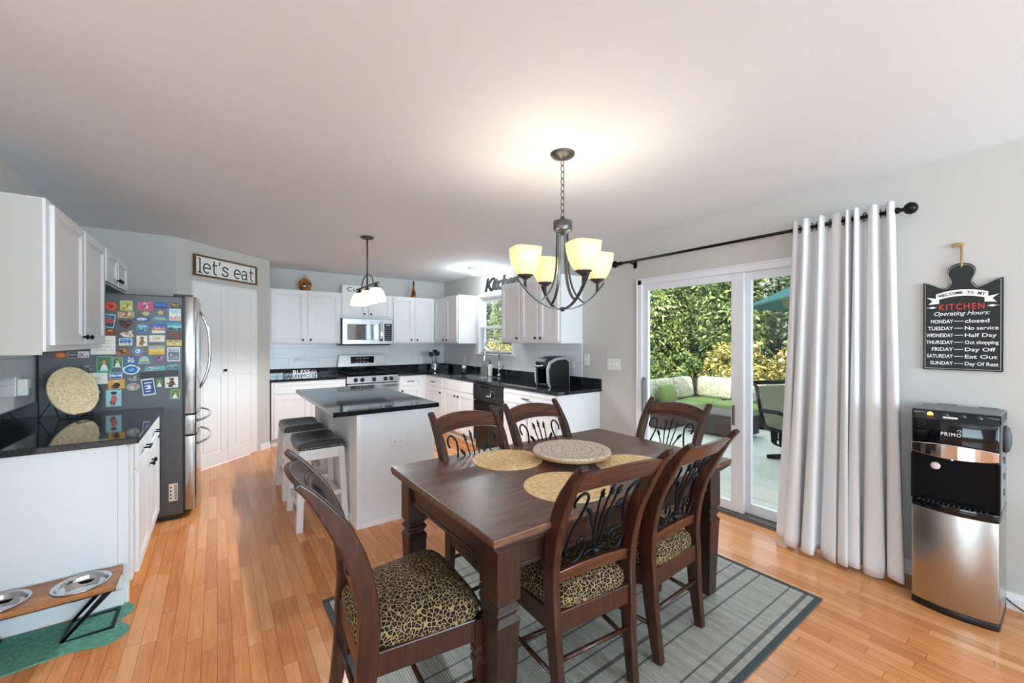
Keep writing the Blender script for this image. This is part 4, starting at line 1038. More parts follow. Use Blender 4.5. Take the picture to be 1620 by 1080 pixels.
def magnet(name, kind, x, z, w, h, rot, style, cols, label, cat='magnet', th=.004):
    F = frame((0, 0, 0), (0, -1, 0)) @ Matrix.Rotation(rot, 4, 'Z')
    pts = shape_pts(kind, w, h)
    m = MB(); m.T = F; m.prism(pts, 0, th); o = m.build(name, C(cols[0], .4))
    o.location = (x, FYS - .0005, z); tag(o, label, cat, MG)
    r = random.Random(label); p = MB(); p.T = F; e = th; q = .0006
    def el(cx, cy, a, b, mi, n=12, lay=1): p.prism([(cx + a * math.cos(2 * PI * k / n), cy + b * math.sin(2 * PI * k / n)) for k in range(n)], e, e + q * lay, mi)
    def rc(x0, y0, x1, y1, mi, lay=1): p.prism([(x0, y0), (x1, y0), (x1, y1), (x0, y1)], e, e + q * lay, mi)
    nc = len(cols) - 1
    a, b = w / 2, h / 2
    inset = .88 if kind == 'rect' else .66
    if style == 'scene':
        k = max(2, nc)
        for i in range(min(nc, 3)): rc(-a * inset, b * inset * (1 - 2 * (i + 1) / min(nc, 3)), a * inset, b * inset * (1 - 2 * i / min(nc, 3)), i)
        for i in range(9): el(r.uniform(-.7, .7) * a * inset, r.uniform(-.75, .75) * b * inset, w * r.uniform(.03, .09), h * r.uniform(.04, .11), r.randrange(nc), 8, 2 + i % 3)
    elif style == 'blobs':
        for i in range(16): el(r.uniform(-.62, .62) * a * inset * 1.2, r.uniform(-.62, .62) * b * inset * 1.2, w * r.uniform(.05, .13), h * r.uniform(.06, .16), r.randrange(nc), 9, 1 + i % 5)
    elif style == 'portrait':
        rc(-a * .84, -b * .86, a * .84, b * .86, 0)
        for i in range(6): el(r.uniform(-.6, .6) * a, r.uniform(.1, .7) * b, w * .08, h * .07, 1, 8, 2)
        p.prism([(-a * .55, -b * .84), (a * .55, -b * .84), (a * .34, -b * .2), (a * .12, -b * .02), (-a * .12, -b * .02), (-a * .34, -b * .2)], e, e + q * 3, 2)
        el(0, b * .32, w * .17, h * .165, 4, 14, 3); el(0, b * .24, w * .14, h * .15, 3, 14, 4)
    elif style == 'text':
        rc(-a * .86, -b * .84, a * .86, b * .84, 0)
        for i in range(4): rc(-a * .6, b * (.5 - i * .34) - h * .035, a * r.uniform(.2, .62), b * (.5 - i * .34) + h * .035, 1 % nc, 2)
        if nc > 2: el(a * .1, 0, w * .16, h * .14, 2, 12, 3)
    elif style == 'rings':
        for i, s_ in enumerate((.78, .6, .42, .24)[:max(1, nc)]): el(0, 0, a * s_, b * s_, i % nc, 20, i + 1)
        for i in range(5): el(r.uniform(-.35, .35) * a, r.uniform(-.3, .3) * b, w * .05, h * .05, r.randrange(nc), 8, 6)
    elif style == 'figure':
        rc(-a * .9, -b * .9, a * .9, b * .9, 0)
        p.prism([(-a * .5, -b * .8), (a * .1, -b * .9), (a * .5, -b * .1), (a * .2, b * .35), (-a * .25, b * .3)], e, e + q * 2, 1)
        el(a * .1, b * .48, w * .14, h * .11, 2, 12, 3); el(a * .0, b * .62, w * .2, h * .09, 3, 12, 4)
        for i in range(5): el(r.uniform(-.6, .6) * a, r.uniform(-.7, -.1) * b, w * .07, h * .06, 1 + r.randrange(nc - 1), 8, 4)
    p.build('picture', [C(c, .45) for c in cols[1:]] or [C(cols[0])], o)
    return o
mg = magnet
mg('fridge_magnet', 'oval', -.622, 1.65, .061, .064, 0, 'rings', ['d8391f', 'ee5a2a', 'c9281c', '402018'], 'red oval magnet at the top corner beside the wall cabinet')
mg('fridge_magnet', 'rect', -.541, 1.657, .07, .076, 0, 'blobs', ['b9bf6a', 'e4e2a2', '84a04c', 'd8b04e'], 'green floral square magnet in the top row')
mg('fridge_magnet', 'crown', -.436, 1.662, .089, .071, 0, 'blobs', ['c84a78', 'e886a6', 'f4e6ea', '8a3458'], 'pink crown-shaped magnet in the top row')
mg('fridge_magnet', 'rect', -.347, 1.668, .075, .047, -.05, 'scene', ['2a3f8e', '2c54b0', '3b6ed0', '1b2a66'], 'royal blue rectangular magnet in the top row')
mg('fridge_magnet', 'dome', -.258, 1.672, .067, .047, 0, 'blobs', ['3a2c1c', 'c23a28', 'e0a030', '5a8a3a'], 'dark fruit-basket magnet in the top corner by the fridge door')
mg('fridge_magnet', 'rect', -.543, 1.589, .092, .048, .06, 'blobs', ['c0a070', 'e8d6b0', '8a5a34', 'b06a40'], 'tan and brown village magnet under the green floral one')
mg('fridge_magnet', 'diamond', -.433, 1.603, .05, .03, 0, 'plain', ['cdb27c'], 'small tan lozenge magnet under the pink crown')
mg('fridge_magnet', 'star', -.349, 1.613, .044, .046, .2, 'plain', ['d6b478'], 'small sandy star magnet under the royal blue one')
mg('fridge_picture', 'rect', -.264, 1.60, .069, .091, 0, 'scene', ['e6eef0', '9fd0dc', 'e8e6da', 'd89aa0'], 'tall pale beach card magnet beside the fridge door edge', 'card')
mg('fridge_picture', 'rect', -.636, 1.543, .066, .098, -.14, 'scene', ['c8d2da', '2f6f9a', 'c0392b', '1f3f6a'], 'tilted blue and red card beside the wall cabinet', 'card')
mg('fridge_magnet', 'fish', -.456, 1.56, .095, .036, 0, 'rings', ['1d2a3c', '2b62c4', 'd8e0e4'], 'blue and black fish-shaped magnet under the lozenge')
mg('fridge_magnet', 'oval', -.352, 1.56, .092, .05, 0, 'scene', ['2f9ab0', '4fc0c8', 'd89a50', '2a62a8'], 'teal oval magnet with an orange band')
mg('fridge_magnet', 'heart', -.546, 1.516, .079, .073, 0, 'blobs', ['241c20', '9c2a44', '5a1c30', '3a1a24'], 'black and crimson heart magnet')
mg('fridge_magnet', 'oval', -.454, 1.49, .073, .075, 0, 'scene', ['3f88b8', '9cc8e0', '6a9a5a', '2a5f98'], 'round light-blue skyline magnet')
mg('fridge_magnet', 'rect', -.362, 1.487, .087, .074, .04, 'scene', ['3450a0', '4a66c0', 'e08a3a', 'f0e6d8'], 'blue magnet with orange and white figures in the middle column')
mg('fridge_magnet', 'rect', -.267, 1.506, .092, .063, 0, 'scene', ['2a7a98', '38a0b8', '8fd0d0', '24464e'], 'turquoise lagoon magnet by the door edge')
mg('fridge_magnet', 'rect', -.267, 1.44, .092, .066, 0, 'blobs', ['4a2a20', 'a83a2a', '3c5a34', '78301f'], 'dark red night-scene magnet by the door edge')
mg('fridge_magnet', 'rect', -.268, 1.38, .091, .043, 0, 'blobs', ['e6c24a', 'd84a3a', 'f2f0e6', '4aa06a'], 'bright flower strip magnet by the door edge')
mg('fridge_magnet', 'dome', -.629, 1.461, .062, .051, 0, 'blobs', ['8a2f20', 'd8a050', 'b8452c', '5a2a1a'], 'red and gold house magnet beside the wall cabinet')
mg('pinned_note', 'rect', -.665, 1.366, .13, .135, 0, 'text', ['efece2', 'f4f2ea', 'd8d2c4'], 'large white paper note half hidden by the wall cabinet', 'note', .0015)
mg('fridge_magnet', 'bird', -.538, 1.448, .079, .052, 0, 'blobs', ['e6dcc8', 'c8a882', 'f4efe4', 'a88a6a'], 'cream bird-shaped magnet under the heart')
mg('fridge_picture', 'rect', -.546, 1.389, .073, .054, 0, 'scene', ['f2f2f0', '5aa6d8', '2f74b8', 'e6dcc0'], 'white-framed blue beach card', 'card')
mg('fridge_magnet', 'rect', -.456, 1.396, .061, .08, 0, 'figure', ['efe8da', 'f2ecdf', 'a08038', '8a6a2c', '6a5020'], 'white square magnet with a golden leaf')
mg('fridge_magnet', 'rect', -.37, 1.414, .09, .05, 0, 'text', ['e8e0cc', 'efe8d6', 'b8a888', 'c8a070'], 'cream map magnet in the middle column')
mg('fridge_magnet', 'car', -.561, 1.318, .076, .061, 0, 'blobs', ['a8682c', '7a4a20', 'd89a4a', '4a3018'], 'brown car-shaped magnet beside the golden sun')
mg('fridge_magnet', 'sun', -.479, 1.32, .07, .076, 0, 'rings', ['eca42a', '2f6fb8', '4aa0d8', 'e8f0f4'], 'golden sun magnet with a blue centre')
mg('fridge_magnet', 'rect', -.372, 1.326, .095, .069, 0, 'scene', ['e0a83c', '8fb0d0', 'f0d060', 'e8b848'], 'yellow licence-plate style magnet')
mg('fridge_picture', 'rect', -.272, 1.292, .077, .108, 0, 'scene', ['f2f2f2', 'b8b8c2', '6a6a7c', '8a8a9a'], 'grey ultrasound-like photo in a white border by the door edge', 'photo', .002)
GP = ['4a7a3a', '86a860', 'f0f0f2', 'c89a7a', '3a2a20']
mg('fridge_picture', 'rect', -.66, 1.229, .078, .114, 0, 'portrait', ['4fb0a4'] + GP, 'large photo of a person in white in a teal border', 'photo', .002)
mg('fridge_picture', 'rect', -.589, 1.238, .056, .077, 0, 'portrait', ['8fd0d8'] + GP, 'smaller photo of a person in a pale blue border', 'photo', .002)
mg('fridge_magnet', 'crown', -.518, 1.254, .059, .065, 0, 'blobs', ['2f6fae', '5aa0d8', 'e8c040', 'e8e6e0'], 'blue and yellow crown-shaped magnet')
mg('fridge_magnet', 'dome', -.444, 1.252, .065, .059, 0, 'scene', ['8fb8d8', 'a8d0e8', 'e6dca8', '8aa850'], 'half-round pale landscape magnet')
mg('fridge_magnet', 'crown', -.347, 1.26, .06, .046, 0, 'blobs', ['8a4a8a', 'e0d4e4', '5a3460', 'c89ac8'], 'purple cut-out magnet above the pink strip')
mg('fridge_magnet', 'cloud', -.516, 1.182, .097, .071, 0, 'rings', ['e8f0f4', '3f86c4', '2a62b0', '78b0d8'], 'white cloud-edged magnet with a blue wave')
mg('fridge_magnet', 'rect', -.382, 1.186, .116, .034, .06, 'blobs', ['62b0b4', 'e8a0a8', 'd8e8e8', '3a8a90'], 'pink and teal strip magnet')
mg('fridge_magnet', 'diamond', -.276, 1.194, .095, .04, .08, 'scene', ['3aa0b8', '68c4cc', '8a5a40', '2a6a98'], 'turquoise boat-shaped magnet by the door edge')
mg('pinned_note', 'rect', -.702, 1.126, .12, .082, 0, 'text', ['e8ecdf', 'eef0e6', 'dfe4d6', 'e8c8b0'], 'white greeting card partly behind the straw plate', 'note', .0015)
mg('fridge_picture', 'rect', -.599, 1.142, .068, .047, 0, 'scene', ['e8eef2', '4a86c8', 'e8e8e8', '2f5f9a'], 'white-bordered blue panorama card above the orange one', 'card')
mg('fridge_magnet', 'rect', -.595, 1.078, .09, .069, .05, 'figure', ['e8a23c', 'f0b04a', '2a2420', 'd8604a', 'e8d8b0'], 'orange magnet with a dark reclining shape')
mg('fridge_magnet', 'bird', -.508, 1.117, .061, .044, 0, 'blobs', ['9a9a9c', 'd8d8da', '5a5a5c'], 'silver winged magnet under the blue wave')
mg('fridge_magnet', 'oval', -.506, 1.054, .074, .057, 0, 'blobs', ['b8b4b0', '2a2826', 'c87a5a', 'e0dcd8'], 'grey oval magnet with dark hair shape beside the booklet')
mg('magnetic_pocket', 'rect', -.356, 1.140, .225, .049, .03, 'plain', ['1c1c1e'], 'black magnetic clip bar holding the lowest pictures', 'clip', .008)
mg('fridge_picture', 'rect', -.42, 1.047, .073, .126, .12, 'text', ['e8ecf2', '2a4a8c', 'dfe6f2', 'f2f4f8'], 'tilted blue booklet with white border', 'booklet', .003)
mg('fridge_picture', 'rect', -.357, 1.076, .051, .078, 0, 'portrait', ['3a5a34'] + GP, 'narrow dark-green photo of a person under the clip bar', 'photo', .002)
mg('fridge_picture', 'rect', -.285, 1.075, .08, .084, 0, 'figure', ['efe8dc', 'f4eee4', '3a2c22', 'c8803c', '5a4030'], 'white card with a small dark figure under the clip bar', 'card')
mg('fridge_picture', 'rect', -.263, .98, .055, .073, -.08, 'portrait', ['a8c87a'] + GP, 'small photo of a person, lowest by the door edge', 'photo', .002)
mg('fridge_picture', 'rect', -.61, .978, .083, .122, 0, 'figure', ['9adbe2', 'a8e2e8', 'd86a70', 'e8b090', '2a2a30'], 'light blue card with a red and peach figure above the counter', 'card')
mg('fridge_magnet', 'oval', -.875, 1.297, .066, .044, 0, 'rings', ['c83a24', 'e86a3a', 'f0a048'], 'red and orange magnet beneath the wall cabinet corner')
mg('fridge_picture', 'rect', -.818, 1.298, .05, .044, 0, 'scene', ['c8c8ca', '5a5a5c', 'a0a0a2', '38383a'], 'black-and-white snapshot beneath the wall cabinet', 'photo')
mg('fridge_picture', 'rect', -.766, 1.30, .06, .046, 0, 'blobs', ['e0dcd8', 'c8605a', '8a8a8c', 'e8e4e0'], 'pale snapshot with a red corner beneath the wall cabinet', 'photo')
mg('fridge_magnet', 'bird', -.742, 1.205, .056, .052, 0, 'blobs', ['6a6e64', '9aa094', '484c44'], 'smoky glass bird magnet above the straw plate')

# straw plate on a wire stand
t = thing('straw_plate', 'round coiled straw plate leaning on a wire stand by the fridge', 'plate', (-.785, 3.93, CT + .008), 1.0)
T0 = Matrix.Translation((0, .0, .166)) @ Matrix.Rotation(PI / 2 - .25, 4, 'X')
m = MB(); m.T = T0
pr = []; R = .165; NR = 14
for k in range(NR):
    r0 = R * (1 - k / NR)
    for q in range(4):
        a = PI * q / 4; pr.append((max(.001, r0 - (R / NR) * q / 4), .004 + .0055 * math.sin(a) + .014 * (r0 / R) ** 2))
m.lathe([(R * .98, 0.006)] + pr, 48); m.build('coils', M['straw_plate'], t)
m = MB(); m.T = T0
rr = random.Random(3); tu = 9
for k in range(150):
    u = (k + rr.random()) / 150; r0 = R * (.10 + .88 * math.sqrt(u)); a = rr.uniform(0, 2 * PI); L = rr.uniform(.010, .022) / r0
    zz = .013 + .014 * (r0 / R) ** 2
    m.tube([(r0 * math.cos(a), r0 * math.sin(a), zz - .004), ((r0 + .002) * math.cos(a + L / 2), (r0 + .002) * math.sin(a + L / 2), zz + .0015), ((r0 - .002) * math.cos(a + L), (r0 - .002) * math.sin(a + L), zz - .004)], [.0018, .0024, .0012], 5)
m.build('straw_stitches', M['straw_plate'], t)
t = thing('plate_stand', 'black wire easel holding up the straw plate', 'stand', (-.785, 3.93, CT), 1.0)
m = MB()
for s in (-1, 1):
    m.tube([(s * .055, -.085, .03), (s * .055, -.087, .003), (s * .07, .01, .004), (s * .07, .055, .12)], .0028, 6)
    m.tube([(s * .07, .055, .12), (s * .09, .12, .003)], .0028, 6)
m.tube([(-.055, -.085, .03), (.055, -.085, .03)], .0028, 6); m.tube([(-.055, -.087, .003), (.055, -.087, .003)], .0028, 6); m.tube([(-.07, .055, .12), (.07, .055, .12)], .0028, 6)
m.build('wire_frame', M['black_metal'], t)

# pet feeder and mat
t = thing('pet_feeder', 'raised wooden pet feeder with black wire legs against the white panel', 'pet feeder')
m = MB()
bx0, bx1, by0, by1, bz = -.995, -.400, 2.712, 2.935, .22
import itertools
holes = [(-.532, 2.824), (-.800, 2.824)]; HR = .098
# board with round holes: ring strips
def board(m):
    xs = [bx0, (holes[0][0] + holes[1][0]) / 2, bx1]
    for (cx, cy), (a, b) in zip(holes[::-1], ((xs[0], xs[1]), (xs[1], xs[2]))):
        n = 48; inn = [(cx + HR * math.cos(2 * PI * k / n), cy + HR * math.sin(2 * PI * k / n)) for k in range(n)]; out = []
        for k in range(n):
            dx, dy = math.cos(2 * PI * k / n), math.sin(2 * PI * k / n)
            s1 = ((b - cx) if dx > 0 else (a - cx)) / dx if abs(dx) > 1e-6 else 1e9; s2 = ((by1 - cy) if dy > 0 else (by0 - cy)) / dy if abs(dy) > 1e-6 else 1e9
            q = min(s1, s2); out.append((cx + dx * q, cy + dy * q))
        for crn in ((a, by0), (a, by1), (b, by0), (b, by1)):
            k = min(range(n), key=lambda i: (out[i][0] - crn[0]) ** 2 + (out[i][1] - crn[1]) ** 2); out[k] = crn
        vs = [(p[0], p[1], bz) for p in inn] + [(p[0], p[1], bz) for p in out] + [(p[0], p[1], bz - .024) for p in inn] + [(p[0], p[1], bz - .024) for p in out]
        fs = []
        for i in range(n):
            j = (i + 1) % n
            fs += [(i, n + i, n + j, j), (2 * n + i, 2 * n + j, 3 * n + j, 3 * n + i), (i, j, 2 * n + j, 2 * n + i), (n + i, 3 * n + i, 3 * n + j, n + j)]
        m.add(vs, fs)
board(m); m.build('board', M['board_wood'], t)
m = MB()
for x, sg in ((bx1 - .012, -1), (bx0 + .012, 1)):
    for y in (by0 + .025, by1 - .025):
        m.bar([(x, y, .007), (x + sg * .17, y, .007), (x, y, bz - .026)], .012, .012, 0, (0, 1, 0))
        m.bar([(x + sg * .17, y, .007), (x + sg * .02, y, bz - .03)], .012, .012, 0, (0, 1, 0))
    m.bar([(x, by0 + .02, .007), (x, by1 - .02, .007)], .012, .012); m.bar([(x + sg * .17, by0 + .02, .007), (x + sg * .17, by1 - .02, .007)], .012, .012)
m.bar([(bx0, by0 + .025, bz - .03), (bx1, by0 + .025, bz - .03)], .012, .012); m.bar([(bx0, by1 - .025, bz - .03), (bx1, by1 - .025, bz - .03)], .012, .012)
m.build('wire_legs', M['black_metal'], t)
for (cx, cy), lb in zip(holes, ('shiny steel pet bowl at the free end of the wooden feeder', 'shiny steel pet bowl at the wall end of the wooden feeder')):
    o = MB().lathe([(HR * .55, bz - .052), (HR * .8, bz - .045), (HR - .004, bz - .002), (HR + .003, bz + .001), (HR + .008, bz + .003), (HR + .006, bz + .006), (HR - .002, bz + .005), (HR - .008, bz - .006), (HR * .86, bz - .040), (HR * .80, bz - .046), (.001, bz - .047)], 40, (cx, cy, 0)).build('pet_bowl', M['bowl_steel'])
    tag(o, lb, 'pet bowl', 'pet bowls in the feeder')
pts = []
def lobe(cx, cy, r, a0, a1, n=10): return [(cx + r * math.cos(a0 + (a1 - a0) * k / n), cy + r * math.sin(a0 + (a1 - a0) * k / n)) for k in range(n + 1)]
pts = lobe(-.435, 2.885, .085, PI * .75, -PI * .35) + [(-.385, 2.79)] + lobe(-.43, 2.69, .085, PI * .35, -PI * .72) + [(-.56, 2.635), (-.80, 2.60)] + [(-.99, 2.58), (-.99, 2.94), (-.56, 2.925)]
o = MB().prism(pts, .0, .006).build('pet_mat', M['pet_mat'], None, .002); tag(o, 'teal bone-shaped floor mat under the pet feeder', 'mat')

# small things on the counters
t = thing('letter_sign', 'white cut-out BLESS this KITCHEN letter sign on the dark counter', 'sign', (.985, 6.21, CT), -.03)
F = frame((0, 0, 0), (0, -1, 0)); m = MB(); me = None
fit_text(m, 'KITCHEN', -.15, .15, .004, .056, F, 0, .006, off=.015, space=1.12); fit_text(m, 'BLESS', -.15, .060, .064, .110, F, 0, .006, off=.012, space=1.12)
m.build('white_letters', M['white_text'], t)
m = MB(); fit_text(m, 'this', .072, .145, .068, .108, F, 0, .005, shear=.25); plab(m.build('script_word', C('b8b8b8', .6), t), 'thin grey script word')
m = MB(); m.box(-.15, -.006, 0, .15, .006, .005).box(-.15, -.005, .058, .15, .005, .066); m.build('base_strip', M['white_text'], t)
t = thing('utensil_crock', 'small steel crock holding black cooking utensils in the corner', 'crock', (2.955, 6.28, CT))
MB().lathe([(.048, 0), (.05, .004), (.05, .15), (.047, .15), (.047, .008), (.001, .006)], 24).build('crock', M['steel'], t)
def utensil(name, ang, lean, top, label, dx=0.0):
    o = MB(); d = Vector((math.cos(ang) * lean, math.sin(ang) * lean, 1)).normalized()
    p = Vector((2.955 + dx, 6.28, CT + .012)); e = p + d * top
    o.tube([tuple(p), tuple(p + d * (top - .06))], .006, 8)
    right = Vector((.81, -.587, 0)); up = d; nn = right.cross(up).normalized()
    T = Matrix(((right.x, up.x, nn.x, e.x), (right.y, up.y, nn.y, e.y), (right.z, up.z, nn.z, e.z), (0, 0, 0, 1)))
    o.T = T
    if name == 'ladle': o.lathe([(.001, -.026), (.03, -.018), (.043, .006), (.040, .006), (.026, -.012), (.001, -.02)], 16)
    elif name == 'slotted_spatula':
        o.prism([(-.032, -.06), (.032, -.06), (.038, .04), (-.038, .04)], -.002, .002)
    else: o.lathe([(.001, -.006), (.036, -.003), (.044, .004), (.036, .006), (.001, .002)], 16)
    o.T = Matrix()
    b = o.build(name, M['black_plastic']); tag(b, label, 'utensil', 'black utensils in the crock')
utensil('serving_spoon', PI * .8, .16, .27, 'black round serving spoon leaning toward the stove in the crock', -.015)
utensil('ladle', 0.0, .02, .31, 'black ladle standing upright in the middle of the crock', .0)
utensil('skimmer', -PI * .3, .12, .285, 'black skimmer leaning toward the window in the crock', .015)
# coffee maker
t = thing('coffee_maker', 'black and silver single-cup coffee maker on the end of the counter', 'coffee maker', (3.06, 3.47, CT), -PI / 2)
m = MB(); m.box(-.085, -.13, 0, .105, .17, .03).box(-.085, -.02, .03, .105, .17, .30); m.build('body', M['black_plastic'], t, .012)
hd = []
for q, z, y0, y1 in ((0, .20, -.16, .12), (1, .27, -.175, .13), (2, .315, -.12, .14), (3, .335, -.02, .14)):
    hd.append([(-.08, y0, z), (.10, y0, z), (.10, y1, z), (-.08, y1, z)])
m = MB(); m.loft(hd, 0, False); m.build('brew_head', M['black_plastic'], t, .02, 3)
m = MB(); m.tube([(-.05, -.165, .25), (-.045, -.20, .235), (.01, -.215, .232), (.065, -.20, .235), (.07, -.165, .25)], .012, 8); plab(m.build('handle', M['chrome'], t), 'silver lift handle')
for x, nm in ((-.10, 'side_shell'), (.105, 'side_shell')):
    m = MB(); pr = [(-.125, 0), (-.155, .05), (-.165, .20), (-.13, .285), (-.03, .325), (.12, .335), (.175, .30), (.18, 0)]
    m.T = Matrix(((0, 0, 1, x), (1, 0, 0, 0), (0, 1, 0, 0), (0, 0, 0, 1)))
    m.prism(pr, 0, .014); s_ = m.build('side_frame', C('b4b8ba', .3, .6), t, .005)
    pr2 = [(p[0] * .88 + .012, p[1] * .91 + .0) for p in pr]
    m = MB(); m.T = Matrix(((0, 0, 1, x), (1, 0, 0, 0), (0, 1, 0, 0), (0, 0, 0, 1))); m.prism(pr2, -.002, .016); m.build('side_panel', M['black_plastic'], s_, .004)
m = MB(); m.lathe([(.05, 0), (.055, .01), (.058, .25), (.05, .26), (.001, .262)], 20, (-.16, .06, 0)); plab(m.build('water_tank', C('b8c0c4', .1), t), 'clear grey water tank')
m = MB(); m.tube([(-.19, -.02, .13), (-.205, -.045, .17), (-.20, -.04, .22), (-.185, -.015, .25)], .008, 8); m.build('tank_handle', M['chrome'], t)
m = MB(); m.cyl((0.01, -.10, .03), (0.01, -.10, .036), .055, n=20); m.build('drip_tray', M['chrome'], t)
# bottles and signs above the cabinets
t = thing('whisky_bottle', 'round amber liquor bottle on top of the cabinet nearest the pantry', 'bottle', (1.035, 6.53, UT))
AM = NT('amber_liquor'); n_ = AM.noise(AM.obj(), 14, 3); AM.set(AM.ramp(n_, [(.35, rgb(70, 34, 10)), (.6, rgb(178, 104, 24))]), .06, 0, .6)
m = MB(); m.T = Matrix.Translation((0, 0, .092)) @ Matrix.Diagonal((1, .55, 1, 1)); m.lathe([(.001, -.09), (.05, -.09), (.078, -.055), (.088, 0), (.078, .05), (.045, .085), (.02, .098)], 24); m.build('bottle_body', AM.mat, t)
m = MB(); m.lathe([(.02, .185), (.018, .22), (.022, .222), (.022, .245), (.001, .246)], 14); plab(m.build('neck_and_stopper', C('b8bcc0', .2, .3), t), 'pale neck and stopper')
t = thing('wine_bottle', 'slim amber bottle with a dark stopper on the corner-side cabinet top', 'bottle', (2.685, 6.53, UT))
m = MB(); m.lathe([(.042, 0), (.045, .01), (.042, .05), (.03, .12), (.017, .175), (.014, .22)], 20); m.build('bottle_body', AM.mat, t)
m = MB(); m.lathe([(.016, .215), (.016, .27), (.012, .285), (.001, .286)], 14); m.build('stopper', C('2a211c', .4), t)
t = thing('word_sign', 'small white wooden sign reading Cup above the microwave cabinet', 'sign', (1.74, 6.58, UT))
MB().box(-.185, -.008, 0, .185, .008, .145).build('board', C('ecebe6', .7), t, .002)
m = MB(); fit_text(m, 'Cup', -.115, .10, .03, .115, frame((0, -.009, 0), (0, -1, 0)), 0, .001); m.build('lettering', M['black_text'], t)
# let's eat sign: framed board on the pantry wall, slab-serif strokes
F = frame((*ppt(.585, .0), 2.20), (PN.x, PN.y, 0)); Lf = F.copy(); Lf.translation = (0, 0, 0)
t = thing('framed_sign', "framed white let's eat sign over the pantry door", 'sign', F.translation)
w, h = .395, .095
m = MB(); m.T = Lf; m.box(-w, -h, .002, w, h, .014); m.build('board', C('efeee8', .7), t)
m = MB(); m.T = Lf; q = .018
m.box(-w - q, -h - q, 0, w + q, -h, .03).box(-w - q, h, 0, w + q, h + q, .03).box(-w - q, -h, 0, -w, h, .03).box(w, -h, 0, w + q, h, .03); m.build('frame', M['frame_wood'], t, .002)
m = MB(); m.T = Lf
def flat_stroke(pts, ox, oy, s, wd=.13):
    """a ribbon of constant width lying in the sign's plane"""
    P = [Vector((ox + x * s, oy + y * s)) for x, y in pts]; A = []; B = []
    for i in range(len(P)):
        d = (P[min(i + 1, len(P) - 1)] - P[max(i - 1, 0)]).normalized(); nn = Vector((-d.y, d.x)) * wd * s / 2
        A.append(P[i] + nn); B.append(P[i] - nn)
    n = len(P); vs = [(p.x, p.y, .0145) for p in A] + [(p.x, p.y, .0145) for p in B] + [(p.x, p.y, .0165) for p in A] + [(p.x, p.y, .0165) for p in B]
    fs = []
    for i in range(n - 1): fs += [(2 * n + i, 3 * n + i, 3 * n + i + 1, 2 * n + i + 1), (i, i + 1, 2 * n + i + 1, 2 * n + i)[::-1], (n + i, n + i + 1, 3 * n + i + 1, 3 * n + i)]
    m.add(vs, fs)
def arc(cx, cy, rx, ry, a0, a1, n=14): return [(cx + rx * math.cos(math.radians(a0 + (a1 - a0) * k / n)), cy + ry * math.sin(math.radians(a0 + (a1 - a0) * k / n))) for k in range(n + 1)]
GL = {'l': [[(.02, 1.45), (.25, 1.45), (.25, 0)], [(.02, 0), (.48, 0)]],
      'e': [[(.03, .52)] + [(.86, .52)] + arc(.45, .5, .41, .5, 5, 305)],
      't': [[(.25, 1.4), (.25, .22)] + arc(.47, .22, .22, .22, 180, 300), [(.02, .97), (.62, .97)]],
      "'": [[(.12, 1.45), (.14, 1.2), (.04, 1.02)]],
      's': [[(.68, .96), (.68, .72)], arc(.37, .75, .30, .24, 20, 200) + arc(.37, .26, .33, .27, 110, -10)[2:] + arc(.37, .26, .33, .27, -10, -165), [(.03, .05), (.03, .30)]],
      'a': [arc(.40, .70, .30, .29, 160, 0) + [(.70, .05), (.92, .03)], arc(.37, .30, .33, .29, 30, 330)]}
s_ = .122; pos = [('l', -.368), ('e', -.306), ('t', -.200), ("'", -.118), ('s', -.072), ('e', .085), ('a', .190), ('t', .300)]
for word in (pos[:5], pos[5:]):
    m = MB(); m.T = Lf
    for ch, x in word:
        for st_ in GL[ch]: flat_stroke(st_, x, -.072, s_ * .84)
    m.build('painted_word', M['black_text'], t)
# script kitchen sign over the window
t = thing('script_sign', 'black cut-out Kitchen script sign above the kitchen window', 'sign', (XR, 4.90, 2.14))
F = frame((-.004, 0, 0), (-1, 0, 0)); m = MB()
fit_text(m, 'Kitchen', -.44, .44, .0, .205, F, 0, .006, shear=.28, off=.04, space=.88); m.build('letters', M['black_text'], t)
# ------------------------------------------------------------------ dining: rug, table, chairs
o = MB().box(.485, .82, 0, 2.615, 2.33, .007).build('bamboo_rug', M['rug'])
m = MB(); m.box(.455, .79, 0, 2.645, .82, .008).box(.455, 2.33, 0, 2.645, 2.36, .008).box(.455, .82, 0, .485, 2.33, .008).box(2.615, .82, 0, 2.645, 2.33, .008)
tag(o, 'grey slatted bamboo rug with slate binding under the dining table', 'rug'); m.build('binding', M['rug_edge'], o, .002)
TX0, TX1, TY0, TY1, TZ = .725, 2.29, 1.10, 2.07, .75
RG = .0085
t = thing('dining_table', 'dark wooden dining table with carved block legs on the rug', 'table', ((TX0 + TX1) / 2, (TY0 + TY1) / 2, RG))
hx_, hy_, H_ = (TX1 - TX0) / 2, (TY1 - TY0) / 2, TZ - RG
MB().box(-hx_, -hy_, H_ - .026, hx_, hy_, H_).build('table_top', M['table_top'], t, .005)
m = MB()
for ins, z0, z1 in ((.004, .038, .026), (.018, .052, .038), (.030, .064, .052), (.042, .074, .064)): m.box(-hx_ + ins, -hy_ + ins, H_ - z0, hx_ - ins, hy_ - ins, H_ - z1)
m.build('edge_moulding', M['table_wood'], t, .003)
m = MB(); a, b = hx_ - .075, hy_ - .075
for s in (-1, 1):
    m.box(-a, s * b - .012, H_ - .16, a, s * b + .012, H_ - .07).box(s * a - .012, -b, H_ - .16, s * a + .012, b, H_ - .07)
    m.box(-a, s * (b + .004) - .012, H_ - .165, a, s * (b + .004) + .012, H_ - .148).box(s * (a + .004) - .012, -b, H_ - .165, s * (a + .004) + .012, b, H_ - .148)
m.build('apron', M['table_wood'], t, .003)
